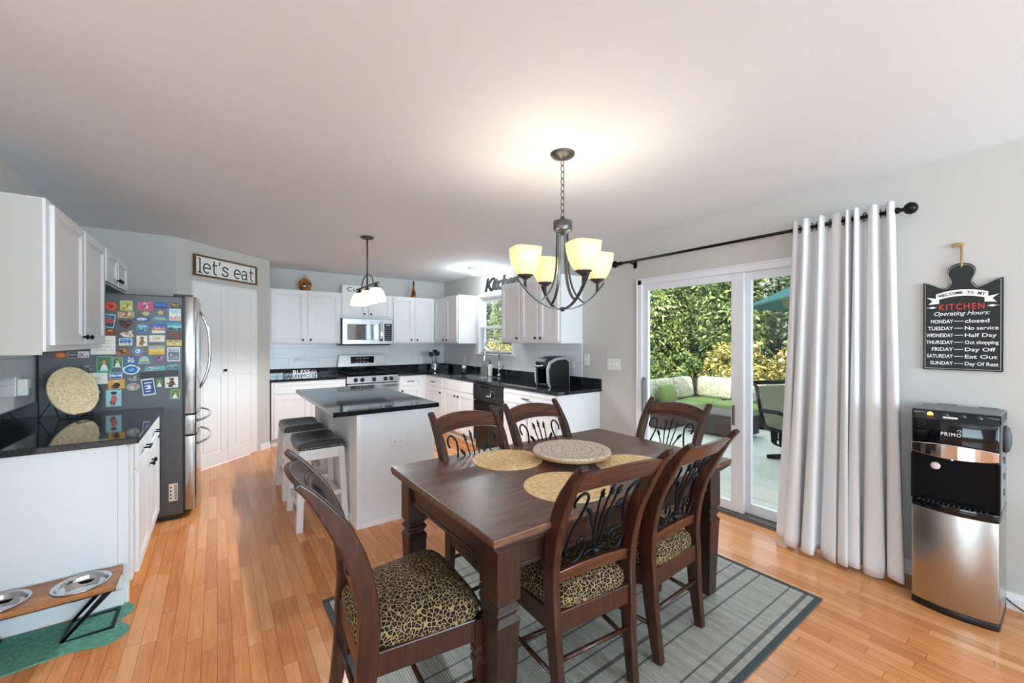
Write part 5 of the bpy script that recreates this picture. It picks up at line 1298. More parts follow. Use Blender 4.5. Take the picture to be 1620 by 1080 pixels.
for sx in (-1, 1):
    for sy in (-1, 1):
        m = MB(); pf = [(.050, H_ - .07), (.050, .485), (.036, .468), (.050, .450), (.036, .428), (.050, .408), (.047, .385), (.034, 0)]
        m.loft([[(e * c, e * d, z) for c, d in ((-1, -1), (1, -1), (1, 1), (-1, 1))] for e, z in pf[::-1]], 0, False)
        l = m.build('table_leg', M['table_wood'], t, .0025); l.location = (sx * (hx_ - .092), sy * (hy_ - .092), 0)

BACK = [(-.250, 0.0), (-.222, .20), (-.208, .38), (-.203, .48), (-.212, .58), (-.240, .70), (-.288, .81), (-.338, .89), (-.374, .94), (-.410, .978)]
def yback(z):
    for (y0, z0), (y1, z1) in zip(BACK, BACK[1:]):
        if z0 <= z <= z1: return y0 + (y1 - y0) * (z - z0) / (z1 - z0)
    return BACK[-1][0]
def smooth_path(pts, sub=4):
    P = [Vector(p) for p in pts]; out = []
    for i in range(len(P) - 1):
        p0, p1, p2, p3 = P[max(i - 1, 0)], P[i], P[i + 1], P[min(i + 2, len(P) - 1)]
        for k in range(sub):
            q = k / sub; out.append(.5 * ((2 * p1) + (p2 - p0) * q + (2 * p0 - 5 * p1 + 4 * p2 - p3) * q * q + (3 * p1 - p0 - 3 * p2 + p3) * q ** 3))
    out.append(P[-1]); return out
def post_x(z): return .180 + .030 * min(1, z / .98)
def make_chair(label):
    t = thing('dining_chair', label, 'chair', (0, 0, RG), 0, 'leopard-seat dining chairs around the table')
    path = smooth_path([(0, y, z) for y, z in BACK], 3)
    for s in (-1, 1):
        P = [(s * post_x(p.z), p.y, p.z) for p in path]; hs = []
        for p in path:
            q = p.z
            hs.append(.042 + .026 * min(1, q / .35) if q < .35 else (.068 - .006 * (q - .35) / .45 if q < .82 else max(.020, .062 - .26 * (q - .82))))
        m = MB(); m.bar(P, .034, hs, 0, (1, 0, 0)); m.build('rear_leg', M['chair_wood'], t, .006, 3)
        m = MB(); fx, fy = s * .218, .180
        pf = [(.016, 0), (.021, .225), (.025, .23), (.025, .25), (.019, .257), (.025, .265), (.025, .285), (.019, .292), (.023, .30), (.023, .392)]
        m.loft([[(fx + e * c, fy + e * d, z) for c, d in ((-1, -1), (1, -1), (1, 1), (-1, 1))] for e, z in pf], 0, False); m.build('front_leg', M['chair_wood'], t, .003)
        m = MB(); m.cyl((s * .185, -.235, .15), (fx, fy, .16), .0095, n=10); m.build('stretcher', M['chair_wood'], t)
    m = MB(); m.cyl((-.202, .0, .155), (.202, .0, .155), .0095, n=10); m.build('stretcher', M['chair_wood'], t)
    m = MB(); m.cyl((-.182, -.228, .215), (.182, -.228, .215), .0095, n=10); m.build('stretcher', M['chair_wood'], t)
    m = MB()
    m.prism([(-.183, -.230), (.183, -.230), (.183, -.200), (-.183, -.200)], .312, .392).prism([(-.215, .160), (.215, .160), (.215, .193), (-.215, .193)], .312, .392)
    for s in (-1, 1): m.prism([(s * .176, -.21), (s * .200, -.21), (s * .232, .180), (s * .206, .180)], .312, .392)
    m.build('seat_frame', M['chair_wood'], t, .004)
    # upholstered seat
    m = MB(); rings = []; n = 48
    for ins, z in ((.0, .386), (-.010, .397), (-.012, .418), (-.006, .440), (.016, .462), (.055, .482), (.105, .496), (.17, .503)):
        ring = []
        for i in range(n):
            a = 2 * PI * i / n; e = 6 if ins < .05 else 4; q = (abs(math.cos(a)) ** e + abs(math.sin(a)) ** e) ** (-1 / e)
            u, v = math.cos(a) * q, math.sin(a) * q; y = v * (.205 - ins) - .016; wx = .206 + .028 * v
            ring.append((u * (wx - ins), y, z))
        rings.append(ring)
    m.loft(rings, 0, True); m.build('seat_cushion', M['leopard'], t)
    # top rail: arched, moulded, bowed back
    def rail(zl, zh, arch, bow, th, name, mat, bev):
        m = MB(); rings = []
        for k in range(17):
            q = -1 + 2 * k / 16; up = 1 - q * q; x = q * (post_x(zl) - .006)
            z0, z1 = zl + arch * up * .75, zh + arch * up; b = -bow * up; ring = []
            for z, d in ((z0, th * .5), (z1, th * .5), (z1, -th * .5), (z0, -th * .5)): ring.append((x, yback(min(z, .976)) + b + d, z))
            rings.append(ring)
        m.loft(rings, 0, False); return m.build(name, mat, t, bev)
    r = rail(.862, .940, .026, .020, .024, 'top_rail', M['rail_wood'], .005)
    m = MB()
    for zq in (.879, .891):
        m.tube([(q * (post_x(.87) - .012), yback(zq + .02 * (1 - q * q)) - .020 * (1 - q * q) + .013, zq + .0195 * (1 - q * q)) for q in np.linspace(-1, 1, 17)], .003, 6)
    m.build('rail_moulding', M['rail_wood'], r)
    rail(.488, .532, .014, .004, .022, 'lower_rail', M['rail_wood'], .004)
    # wrought iron panel: lyre scrolls, rods with leaf tips, tie
    def at_(x, z):
        z = .545 + (z - .61) * (.858 - .545) / (.85 - .61); return (x, yback(z) - .010 * (1 - (x / .2) ** 2), z)
    ic = MB()
    for s in (-1, 1):
        P = [(.150, .800), (.158, .820), (.148, .838), (.128, .845), (.108, .832), (.100, .808), (.108, .77), (.128, .72), (.142, .685), (.146, .655), (.136, .630), (.110, .618), (.080, .626), (.062, .648), (.060, .672), (.074, .688), (.090, .684), (.096, .670), (.086, .662)]
        ic.tube([at_(s * p.x, p.y) for p in smooth_path([(x, z, 0) for x, z in P], 3)], .0055, 7)
        P = [(.008, .632), (.022, .69), (.052, .745), (.082, .785)]
        ic.tube([at_(s * p.x, p.y) for p in smooth_path([(x, z, 0) for x, z in P], 4)], .0045, 6)
        P = [(.010, .628), (.022, .72), (.038, .80), (.044, .845)]
        ic.tube([at_(s * p.x, p.y) for p in smooth_path([(x, z, 0) for x, z in P], 4)], .0042, 6)
    ic.tube([at_(0, z) for z in np.linspace(.60, .855, 10)], .0045, 6)
    iron = ic.build('iron_scrollwork', M['iron'], t)
    lf = MB()
    def leaf(x, z, dx, sc=1.0):
        T = lf.T; p = at_(x, z); lf.T = Matrix.Translation(p) @ Matrix.Rotation(-.38, 4, 'X').inverted() @ Matrix.Rotation(math.atan2(dx, 1), 4, 'Y')
        lf.lathe([(.001, -.020 * sc), (.0095 * sc, -.010 * sc), (.006 * sc, -.002 * sc), (.010 * sc, .004 * sc), (.005 * sc, .016 * sc), (.001, .024 * sc)], 8); lf.T = T
    leaf(0, .835, 0); leaf(-.040, .828, -.2); leaf(.040, .828, .2); leaf(-.075, .777, -.7, 1.1); leaf(.075, .777, .7, 1.1)
    lf.build('iron_leaves', M['iron'], iron)
    tb = MB()
    for s in (-1, 1): tb.tube([at_(s * .06, .628), at_(s * .03, .640), at_(0, .640)], .006, 6)
    tb.lathe([(.001, -.016), (.016, -.012), (.018, 0), (.016, .012), (.001, .016)], 10, at_(0, .634)); tb.build('iron_tie', M['iron'], iron)
    return t
CH = [((1.215, 1.315), -.10, 'leopard-seat dining chair on the near side, closer to the end chair'),
      ((1.71, 1.305), .05, 'leopard-seat dining chair on the near side, closer to the curtain'),
      ((.605, 1.495), -PI / 2 - .06, 'leopard-seat dining chair pulled up at the table end facing the slider'),
      ((1.205, 1.75), PI + .02, 'leopard-seat dining chair on the far side, nearest the island'),
      ((1.705, 1.755), PI - .03, 'leopard-seat dining chair on the far side, in front of the white end panel'),
      ((2.165, 1.58), PI / 2 + .02, 'leopard-seat dining chair at the table end against the glass door')]
c0 = make_chair(CH[0][2])
for i, ((x, y), rz, lb) in enumerate(CH):
    c = c0 if i == 0 else dup(c0)
    c.location = (x, y, RG); c.rotation_euler = (0, 0, rz); c['label'] = lb
# placemats and the carved tray
def woven_disc(name, R, label, loc, mat, cat, group=None):
    m = MB(); pr = []; N = 16
    for k in range(N):
        r0 = R * (1 - k / N)
        for q in range(3): pr.append((max(.001, r0 - R / N * q / 3), .0028 + (.0016 if q == 1 else 0)))
    m.lathe([(R, 0)] + pr, 56); o = m.build(name, mat); o.location = loc; tag(o, label, cat, group); return o
GM = 'round woven placemats on the dining table'
woven_disc('placemat', .192, 'round gold straw placemat on the far side toward the island', (1.285, 1.815, TZ), M['straw_mat'], 'placemat', GM)
woven_disc('placemat', .192, 'round gold straw placemat behind the near-side chair by the table end', (1.262, 1.325, TZ), M['straw_mat'], 'placemat', GM)
woven_disc('placemat', .192, 'round gold straw placemat partly under the carved tray, toward the slider', (1.755, 1.345, TZ), M['straw_mat'], 'placemat', GM)
o = MB().lathe([(.10, 0), (.115, .012), (.16, .022), (.205, .030), (.212, .040), (.21, .050), (.203, .053), (.19, .050), (.001, .050)], 64).build('carved_tray', M['carved'])
o.location = (1.575, 1.615, TZ + .005); tag(o, 'round whitewashed carved wooden tray in the middle of the table', 'tray')
m = MB(); m.lathe([(.202, .026), (.209, .031), (.2135, .040), (.211, .046)], 64); plab(m.build('rim', C('b08d62', .6), o), 'bare brown wooden rim')

# ------------------------------------------------------------------ bar stools
def make_stool(label):
    t = thing('bar_stool', label, 'stool', (0, 0, 0), 0, 'saddle stools at the island'); W = M['stool_white']
    hx0, hy0 = .145, .215          # x is the short side
    def top(v): return .575 + .030 * v * v
    m = MB(); rings = []
    for q in np.linspace(-1, 1, 21):
        y = q * (hy0 + .012); zt = top(q); e = 1 - abs(q) ** 10 * .4; ring = []
        for k in range(24):
            a = 2 * PI * k / 24; s = (abs(math.cos(a)) ** 5 + abs(math.sin(a)) ** 5) ** (-.2)
            ring.append((math.cos(a) * s * (hx0 + .015) * (1 - .06 * abs(q) ** 8), y, zt + .010 + math.sin(a) * s * .034 * e))
        rings.append(ring)
    m.loft(rings, 0, True); c = m.build('seat_cushion', M['leather'], t)
    nl = MB()
    for s in (-1, 1):
        for k in range(15):
            x = -hx0 + 2 * hx0 * (k + .5) / 15; nl.ball((x, s * (hy0 + .0125), top(1) - .008), .0052, 0, 8)
        for k in range(23):
            q = -1 + 2 * (k + .5) / 23; nl.ball((s * (hx0 + .0145), q * hy0, top(q) - .008), .0052, 0, 8)
    nl.build('nailhead_trim', M['nail'], c)
    m = MB()
    for s in (-1, 1):
        rg = []
        for q in np.linspace(-1, 1, 11):
            x0, x1 = s * (hx0 - .010), s * (hx0 + .008); rg.append([(x0, q * hy0, .50 + .0 * q), (x1, q * hy0, .50), (x1, q * hy0, top(q) - .020), (x0, q * hy0, top(q) - .020)])
        m.loft(rg, 0, False); m.box(-hx0, s * hy0 - .010, .505, hx0, s * hy0 + .008, top(1) - .022)
    m.build('seat_apron', W, t, .002)
    LP = {}
    for sx in (-1, 1):
        for sy in (-1, 1):
            a = Vector((sx * (hx0 + .015), sy * (hy0 + .028), 0)); b = Vector((sx * (hx0 - .008), sy * (hy0 - .010), .575)); LP[sx, sy] = (a, b)
            m = MB(); rings = []
            for p in (a, b): rings.append([(p.x + c_ * .021, p.y + d_ * .021, p.z) for c_, d_ in ((-1, -1), (1, -1), (1, 1), (-1, 1))])
            m.loft(rings, 0, False); m.build('leg', W, t, .002)
    def on(k, z): a, b = LP[k]; return a.lerp(b, z / .575)
    for sx in (-1, 1):
        m = MB(); m.bar([on((sx, -1), .17), on((sx, 1), .17)], .034, .02, 0, (0, 0, 1)); m.build('stretcher', W, t, .002)
    for sy in (-1, 1):
        m = MB(); m.bar([on((-1, sy), .235), on((1, sy), .235)], .034, .02, 0, (0, 0, 1)); m.build('stretcher', W, t, .002)
    return t
s0 = make_stool('grey leather saddle stool at the island, nearer the dining table'); s0.location = (.645, 3.555, 0)
s1 = dup(s0); s1.location = (.64, 4.285, 0); s1['label'] = 'grey leather saddle stool at the island, nearer the stove'

# ------------------------------------------------------------------ lamps
def point(parent, loc, power, r=.03, color=(.87, .955, 1.0)):
    d = bpy.data.lights.new('bulb_light', 'POINT'); d.energy = power; d.shadow_soft_size = r; d.color = color
    o = bpy.data.objects.new('bulb_light', d); o.location = loc; o.parent = parent; COL.objects.link(o)
def bulb(parent, loc, r=.024):
    m = MB(); m.lathe([(.012, -.045), (.013, -.02), (r, .005), (r * .8, .025), (.001, .034)], 12); o = m.build('bulb', emit('lit_bulb', (1, .85, .6, 1), 4), parent, loc=loc); return o
def chandelier():
    t = thing('chandelier', 'pewter chandelier with four lit amber glass shades over the dining table', 'chandelier', (1.562, 1.674, 0))
    B = M['bronze']
    MB().lathe([(.068, ZC), (.068, ZC - .006), (.060, ZC - .016), (.030, ZC - .026), (.010, ZC - .034), (.001, ZC - .036)], 28).build('canopy', B, t)
    m = MB(); z0, z1 = 2.085, ZC - .03; n = 9; L = (z1 - z0) / n
    for k in range(n):
        zc = z0 + L * (k + .5); pts = []
        for i in range(14):
            a = 2 * PI * i / 14; u, v = .011 * math.cos(a), (L * .62) * math.sin(a); pts.append((u if k % 2 else 0, 0 if k % 2 else u, zc + v))
        m.tube(pts, .0026, 6, 0, True)
    m.build('chain', B, t)
    m = MB(); m.lathe([(.001, 2.09), (.012, 2.088), (.012, 2.066), (.052, 2.062), (.053, 2.012), (.046, 2.006), (.028, 2.0), (.026, 1.99), (.001, 1.988)], 28); m.build('hub', B, t)
    R = .225; A0 = -.6274 + .36
    prof = [(.032, 2.005), (.036, 1.90), (.040, 1.80), (.055, 1.72), (.085, 1.66), (.13, 1.618), (.170, 1.628)]
    arcp = [(R2_, 1.575 + .165 * (R2_ / .275) ** 2.3) for R2_ in np.linspace(0, .272, 14)]
    for k in range(4):
        a = A0 + k * PI / 2; c, s = math.cos(a), math.sin(a); side = (-s, c, 0)
        ar = MB(); ar.bar([(r * c, r * s, z) for r, z in arcp], .017, .007, 0, side); arm = ar.build('arm', B, t, .0015)
        st = MB(); st.bar([(p.x * c, p.x * s, p.y) for p in smooth_path([(r, z, 0) for r, z in prof], 4)], .016, .006, 0, side); st.build('strap', B, arm, .0015)
        zb = 1.575 + .165 * (R / .275) ** 2.3
        cu = MB(); cu.lathe([(.008, zb), (.008, zb + .045), (.012, zb + .05), (.040, zb + .068), (.044, zb + .074), (.030, zb + .076), (.001, zb + .076)], 18, (R * c, R * s, 0)); cu.build('cup', B, arm)
        sh = MB(); sh.T = Matrix.Translation((R * c, R * s, zb + .072)) @ Matrix.Rotation(a, 4, 'Z')
        out = [(.036, 0), (.050, .022), (.066, .060), (.075, .10), (.079, .145)]; inn = [(r - .004, z) for r, z in out[::-1]]
        sh.lathe(out + inn[:-1] + [(.032, .006), (.001, .006)], 40, (0, 0, 0), 0, True, .35); s_ = sh.build('shade', M['amber_shade'], t)
        bulb(s_, (R * c, R * s, zb + .13))
        point(s_, (R * c, R * s, zb + .150), 1.2, .03)
    m = MB(); m.lathe([(.001, 1.560), (.010, 1.564), (.016, 1.574), (.012, 1.584), (.001, 1.588)], 14); m.build('finial', B, t)
chandelier()
def pendant():
    t = thing('island_pendant', 'bronze three-light pendant with white bell shades over the island', 'pendant lamp', (1.229, 4.18, 0)); B = M['bronze']
    MB().lathe([(.066, ZC), (.066, ZC - .008), (.052, ZC - .018), (.018, ZC - .026), (.001, ZC - .027)], 24).build('canopy', B, t)
    MB().cyl((0, 0, ZC - .02), (0, 0, 1.945), .0075).build('rod', B, t)
    m = MB(); m.tube([(0, y, 1.945 + .125 * math.sqrt(max(0, 1 - (y / .20) ** 2)) - .01) for y in np.linspace(-.20, .20, 17)], .006, 8); m.build('hoop', B, t)
    m = MB(); m.bar([(0, y, 1.945) for y in (-.34, .34)], .022, .016, 0, (1, 0, 0)); m.build('bar', B, t, .003)
    for y in (-.28, 0, .28):
        m = MB(); m.lathe([(.010, 1.945), (.012, 1.925), (.030, 1.915), (.032, 1.895), (.001, 1.893)], 16, (0, y, 0)); m.build('socket_cap', B, t)
        m = MB(); o_ = [(.026, 1.905), (.050, 1.895), (.072, 1.865), (.086, 1.82), (.094, 1.775)]; m.lathe(o_ + [(r - .004, z) for r, z in o_[::-1]] , 30, (0, y, 0)); s_ = m.build('shade', M['white_shade'], t)
        bulb(s_, (0, y, 1.865), .018)
        point(s_, (0, y, 1.815), 16, .018)
pendant()
t = thing('ceiling_light', 'small round white flush ceiling light near the kitchen window corner', 'ceiling light', (3.02, 5.05, ZC))
MB().lathe([(.115, 0), (.115, -.020), (.10, -.026), (.001, -.026)], 28).build('base', M['trim'], t)
m = MB(); m.lathe([(.098, -.022), (.100, -.05), (.085, -.085), (.05, -.105), (.001, -.112)], 28); m.build('dome', shade_glass('lit_dome', rgb(240, 240, 238), .35), t)
point(t, (0, 0, -.16), 4.2, .06)

# ------------------------------------------------------------------ curtain and rod
t = thing('curtain_rod', 'long dark bronze curtain rod with ball finials above the sliding door', 'curtain rod')
rx, rz_ = 3.265, 2.168
MB().cyl((rx, .645, rz_), (rx, 2.64, rz_), .0115).build('rod', M['knob'], t)
for y, s in ((.645, -1), (2.64, 1)):
    m = MB(); m.T = Matrix.Translation((rx, y, rz_)) @ Matrix.Rotation(PI / 2 * s * -1, 4, 'X')
    m.lathe([(.012, 0), (.019, .006), (.019, .014), (.013, .020), (.019, .028), (.019, .036), (.012, .042), (.010, .055), (.018, .060), (.030, .070), (.036, .087), (.030, .106), (.016, .118), (.001, .121)], 20); m.build('finial', M['knob'], t)
for y in (.70, 2.55):
    m = MB(); m.cyl((rx, y, rz_ - .005), (XR, y, rz_ - .02), .007); m.box(XR - .006, y - .018, rz_ - .055, XR, y + .018, rz_ + .015); m.build('bracket', M['knob'], t)
t = thing('curtain', 'pale grey grommet curtain bunched at one end of the rod beside the water cooler', 'curtain')
def curtain():
    NU, NZ, PW = 260, 40, 7.5; zt, zb = 2.225, .022; vs = []; r = random.Random(11)
    ph = [r.uniform(-.25, .25) for _ in range(12)]; am = [r.uniform(.55, 1.35) for _ in range(12)]
    for j in range(NZ + 1):
        q = j / NZ; z = zt + (zb - zt) * q; f = q ** 1.15
        y0, y1 = 1.150 + .05 * f, .625 - .06 * f
        for i in range(NU + 1):
            u = i / NU; k = u * PW + .30 * math.sin(2 * PI * u * 1.5 + .6) * math.sin(PI * u) + .16 * math.sin(2 * PI * u * 3.2) * math.sin(PI * u); kk = min(11, max(0, int(k)))
            a = .036 + .030 * f; a *= am[kk] * (1 - .25 * math.sin(u * 9 + q * 2) * q)
            w = math.sin(2 * PI * k + .5 * q * math.sin(3.1 * u * PI))
            x = rx - a * (abs(w) ** .75) * (1 if w > 0 else -1) - .085 * f * (.35 + .65 * math.sin(PI * min(1, u * 1.1))) - .03 * f
            y = y0 + (y1 - y0) * u + .018 * f * math.sin(2 * PI * k * 2 + 1.0) + .012 * math.cos(2 * PI * k) * f
            zz = z + (.012 * math.sin(7 * u * PI) * (1 if j == NZ else 0))
            if x > XR - .012: x = XR - .012
            vs.append((x, y, zz))
    fs = [(j * (NU + 1) + i, j * (NU + 1) + i + 1, (j + 1) * (NU + 1) + i + 1, (j + 1) * (NU + 1) + i) for j in range(NZ) for i in range(NU)]
    m = MB(); m.add(vs, fs, 0, True); o = m.build('drape', M['curtain'], t)
    s = o.modifiers.new('thickness', 'SOLIDIFY'); s.thickness = .003
    for i in range(15):
        u = i * .5 / PW
        if u > 1: break
        y = 1.150 + (.625 - 1.150) * u; g = MB()
        g.tube([(rx + .0, y + .024 * math.cos(a) * .35, rz_ + .026 * math.sin(a)) for a in np.linspace(0, 2 * PI, 18)[:-1]], .004, 6, 0, True); g.build('grommet', M['bronze'], t)
curtain()

# ------------------------------------------------------------------ cutting-board sign
t = thing('hanging_sign', 'black cutting-board kitchen hours sign hanging by a rope', 'sign', (XR - .003, .366, 1.233))
F = frame((0, 0, 0), (-1, 0, 0))
def sb(u): return .455 + .032 * (.5 - .5 * math.cos(PI * min(1, abs(u) / .15)))
top = [(.150, .500)] + [(x, .462 + .038 * (.5 - .5 * math.cos(PI * (x - .058) / .092))) for x in np.linspace(.145, .058, 12)] + [(.047, .478), (.040, .492), (.040, .505)]
kn = [(.046, .520), (.051, .535), (.054, .552), (.049, .572), (.034, .588), (.012, .596)]
half = [(.150, .0)] + top + kn
pts = half + [(-x, y) for x, y in half[::-1]]
m = MB(); m.T = F; m.prism(pts, 0, .014); m.build('board', M['chalk'], t, .002)
m = MB(); m.T = F @ Matrix.Translation((0, 0, .0142))
loop = half + [(-x, y) for x, y in half[::-1]]; P = [Vector(p) * 1.0 for p in [(x * .945, y * .972 + .008) for x, y in loop]]; P.append(P[0])
acc = 0.0
for a, b in zip(P, P[1:]):
    L = (b - a).length; d = (b - a) / L if L else Vector((0, 0)); q = 0
    k = int(L / .0062)
    for i in range(k):
        p = a + d * (i + .5) * L / k; n_ = Vector((-d.y, d.x)) * .0011; e = d * .0019
        m.add([(p + e + n_).to_3d(), (p - e + n_).to_3d(), (p - e - n_).to_3d(), (p + e - n_).to_3d()], [(0, 1, 2, 3)])
m.build('stitched_border', M['cream_text'], t)
FT = F @ Matrix.Translation((0, 0, .0146))
# ribbon banner
def arcband(m, x0, x1, yc, h, sag, n=20):
    vs = []; 
    for k in range(n + 1):
        q = k / n; x = x0 + (x1 - x0) * q; y = yc + sag * (1 - (2 * q - 1) ** 2); vs += [(x, y - h / 2, 0), (x, y + h / 2, 0)]
    m.add(vs, [(2 * k, 2 * k + 2, 2 * k + 3, 2 * k + 1) for k in range(n)])
m = MB(); m.T = FT; arcband(m, -.098, .098, .412, .036, .020)
for s in (-1, 1):
    m.add([(s * .135, .414, -.0002), (s * .085, .402, -.0002), (s * .085, .376, -.0002), (s * .128, .372, -.0002), (s * .112, .393, -.0002)], [(0, 1, 2, 3, 4) if s < 0 else (4, 3, 2, 1, 0)])
rb = m.build('ribbon_banner', M['cream_text'], t)
m = MB(); m.T = FT @ Matrix.Translation((0, 0, .0004))
word = 'WELCOME TO MY'; W_ = .172; n = len(word)
for k, ch in enumerate(word):
    if ch == ' ': continue
    q = (k + .5) / n; x = -W_ / 2 + W_ * q; y = .412 + .020 * (1 - (2 * x / .196) ** 2) - .0075; sl = math.atan(-.020 * 8 * x / .196 ** 2 )
    fit_text(m, ch, -.0055 if ch not in 'MW' else -.0066, .0055 if ch not in 'MW' else .0066, 0, .015, Matrix.Translation((x, y, 0)) @ Matrix.Rotation(sl, 4, 'Z'), 0, .0002, off=.03)
m.build('banner_words', M['black_text'], rb)
m = MB(); m.T = FT; fit_text(m, 'KITCHEN', -.085, .085, .338, .372, Matrix(), 0, .0003, off=.012, space=1.25); plab(m.build('red_heading', M['red_text'], t), 'red heading letters')
m = MB(); m.T = FT
for s in (-1, 1):
    x = s * .112; m.prism([(x - .018, .354), (x, .3605), (x + .018, .354), (x, .3475)], 0, .0004)
    m.prism([(x + s * .016, .355), (x + s * .024, .355), (x + s * .024, .353), (x + s * .016, .353)], 0, .0004)
fit_text(m, 'Operating Hours:', -.105, .105, .300, .330, Matrix(), 0, .0003, shear=.35, off=.004)
rows = [('MONDAY', 'closed', -.118, .102), ('TUESDAY', 'No service', -.130, .134), ('WEDNESDAY', 'Half Day', -.136, .128), ('THURSDAY', 'Out shopping', -.137, .134), ('FRIDAY', 'Day Off', -.114, .124), ('SATURDAY', 'Eat Out', -.134, .130), ('SUNDAY', 'Day Of Rest', -.120, .134)]
m.build('script_heading', M['white_text'], t)
for k, (d_, w_, x0, x1) in enumerate(rows):
    y = .264 - k * .0392; desc = any(c in 'pgy' for c in w_)
    m = MB(); m.T = FT
    fit_text(m, d_, x0, -.030, y, y + .0205, Matrix(), 0, .0003, off=.012)
    m.prism([(-.026, y + .0085), (.008, y + .0085), (.008, y + .0115), (-.026, y + .0115)], 0, .0003); m.prism([(-.028, y + .010), (-.022, y + .0135), (-.022, y + .0065)], 0, .0003); m.prism([(.010, y + .010), (.004, y + .0135), (.004, y + .0065)], 0, .0003)
    fit_text(m, w_, .014, x1, y - (.006 if desc else 0), y + .0205, Matrix(), 0, .0003, off=.012)
    m.build('day_row', M['white_text'], t)
m = MB(); m.T = F
m.tube([(.0, .575, .016), (.001, .60, .013), (.0015, .65, .008), (.0, .700, .006)], .0052, 8); m.tube([(.010, .700, .006), (-.010, .702, .008), (-.030, .700, .010), (-.036, .690, .009)], [.006, .010, .008, .005], 8)
m.build('rope', M['rope'], t)

# ------------------------------------------------------------------ water cooler
t = thing('water_cooler', 'black and steel bottom-loading water cooler against the wall by the curtain', 'water cooler', (3.18, .358, 0), -PI / 2)
hw = .155; yb_, yf = .165, -.150; HT = 1.03
def outline(bow, hw_=hw, ybk=yb_, yfr=yf, rr=.02, n=12):
    pts = [(-hw_, ybk), (-hw_, yfr + rr)]
    for k in range(n + 1):
        q = -1 + 2 * k / n; pts.append((q * (hw_ - .004), yfr - bow * (1 - q * q)))
    return pts + [(hw_, yfr + rr), (hw_, ybk)]
MB().prism([(-hw + .002, yb_), (-hw + .002, yf + .03), (hw - .002, yf + .03), (hw - .002, yb_)], .01, HT - .01).build('rear_shell', M['grey_plastic'], t, .006)
MB().prism(outline(.030), .0, .036, 0, True).build('base_plinth', M['black_plastic'], t, .003)
MB().prism(outline(.030, hw - .001), .036, .52, 0, True).build('steel_door', M['cooler_steel'], t, .003)
MB().prism(outline(.030), .52, .56, 0, True).build('drip_ledge', M['gloss_black'], t, .003)
MB().prism(outline(.024, hw), .80, .99, 0, True).build('upper_fascia', M['gloss_black'], t, .004)
m = MB(); m.box(-hw, yf + .03, .56, -hw + .012, yf - .004, .80).box(hw - .012, yf + .03, .56, hw, yf - .004, .80).box(-hw, yf + .016, .56, hw, yf + .034, .80)
m.box(-.11, yf - .006, .565, .11, yf + .02, .575); m.build('dispensing_recess', M['recess_black'], t, .002)
m = MB()
for k in range(14): m.box(-.125 + k * .018, yf - .024, .5602, -.117 + k * .018, yf + .02, .566)
m.build('drip_grille', C('2c2e30', .4), t)
m = MB()     # sloping control top
o_ = outline(.024, hw); n = len(o_)
vs = [(x, y, .99) for x, y in o_] + [(x, (y if y > yf + .01 else yf + .055 + (y - yf) * .3), HT) for x, y in o_]
m.add(vs, [tuple(range(n, 2 * n)), tuple(range(n - 1, -1, -1))] + [(i, (i + 1) % n, n + (i + 1) % n, n + i) for i in range(n)])
ctl = m.build('control_top', M['black_plastic'], t)
m = MB(); m.box(-hw + .002, yf + .065, HT - .012, hw - .002, yb_, HT + .006).box(-.10, yb_ - .03, HT + .004, -.02, yb_ - .005, HT + .012).box(.06, yb_ - .03, HT + .004, .13, yb_ - .005, HT + .012); m.build('top_cover', M['grey_plastic'], t, .008)
m = MB(); m.bar([(q * (hw - .004), yf - .006 - .030 * (1 - q * q), .836) for q in np.linspace(-1, 1, 17)], [.044 + .030 * (1 - q * q) for q in np.linspace(-1, 1, 17)], .007, 0, (0, 0, 1)); plab(m.build('chrome_band', M['chrome'], t, .003), 'mirror chrome curved band')
F = frame((0, yf - .026, .925), (0, -1, 0)); m = MB(); m.T = F
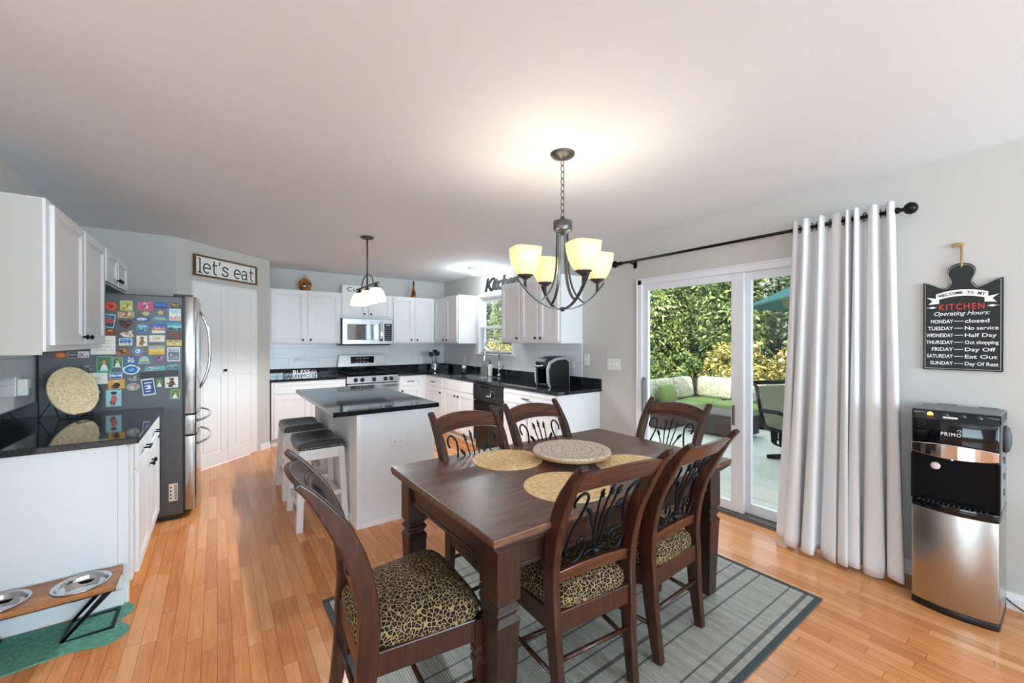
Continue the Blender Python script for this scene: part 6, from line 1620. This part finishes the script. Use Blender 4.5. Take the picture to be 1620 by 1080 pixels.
fit_text(m, 'PRIMO', -.040, .030, -.010, .008, Matrix(), 0, .0008, space=1.2)
m.tube([(.026, .014, 0), (.030, .020, 0), (.026, .026, 0), (.019, .024, 0), (.018, .017, 0)], .0012, 5); m.build('brand_lettering', M['white_text'], t)
m = MB()
F2 = frame((0, 0, 0), (0, -.55, .83))
for x, mi in ((-.085, 0), (-.03, 1), (.03, 1), (.085, 1)):
    m.T = Matrix.Translation((x, yf + .015, 1.012)) @ F2; m.lathe([(.013, 0), (.013, .002), (.001, .0022)] if mi else [(.012, 0), (.011, .002), (.001, .0022)], 14, (0, 0, 0), mi)
m.T = Matrix.Translation((-.01, yf - .004, 1.001)) @ F2; m.box(-.026, -.007, 0, .026, .007, .002, 2)
m.build('buttons', [emit('orange_indicator', (1, .42, .05, 1), 1.5), C('3a3c40', .3), M['plate']], ctl)
m = MB(); m.ball((-.005, yf + .012, .790), .004); m.build('blue_indicator', emit('blue_led', (.05, .25, 1, 1), 8), t)
m = MB(); m.T = frame((-.065, yf + .0158, .745), (0, -1, 0)); m.lathe([(.019, 0), (.018, .0015), (.001, .0016)], 20); plab(m.build('round_sticker', C('e6d8d6', .6), t), 'small pale round sticker')
m = MB(); m.tube([(-.005, yf + .02, .815), (-.005, yf + .005, .812), (-.005, yf + .003, .80)], .012, 10); m.build('spout', M['black_plastic'], t)
m = MB(); m.lathe([(.001, -.07), (.012, -.06), (.02, -.02), (.02, .02), (.012, .06), (.001, .07)], 12, (hw + .004, .05, .90)); m.build('side_grip', C('4a4c4e', .5), t)
for z in (.70, .78, .62): 
    MB().box(hw - .003, .02, z, hw + .003, .05, z + .03).build('side_latch', C('5a5c5e', .5), t, .002)
o = MB().tube([tuple(p) for p in smooth_path([(3.335, .23, .09), (3.338, .205, .055), (3.335, .17, .03), (3.332, .12, .010), (3.33, .0, .006), (3.325, -.2, .006)], 4)], .004, 8).build('power_cord', M['black_plastic'])
tag(o, 'black power cord trailing along the baseboard from the water cooler', 'cord')
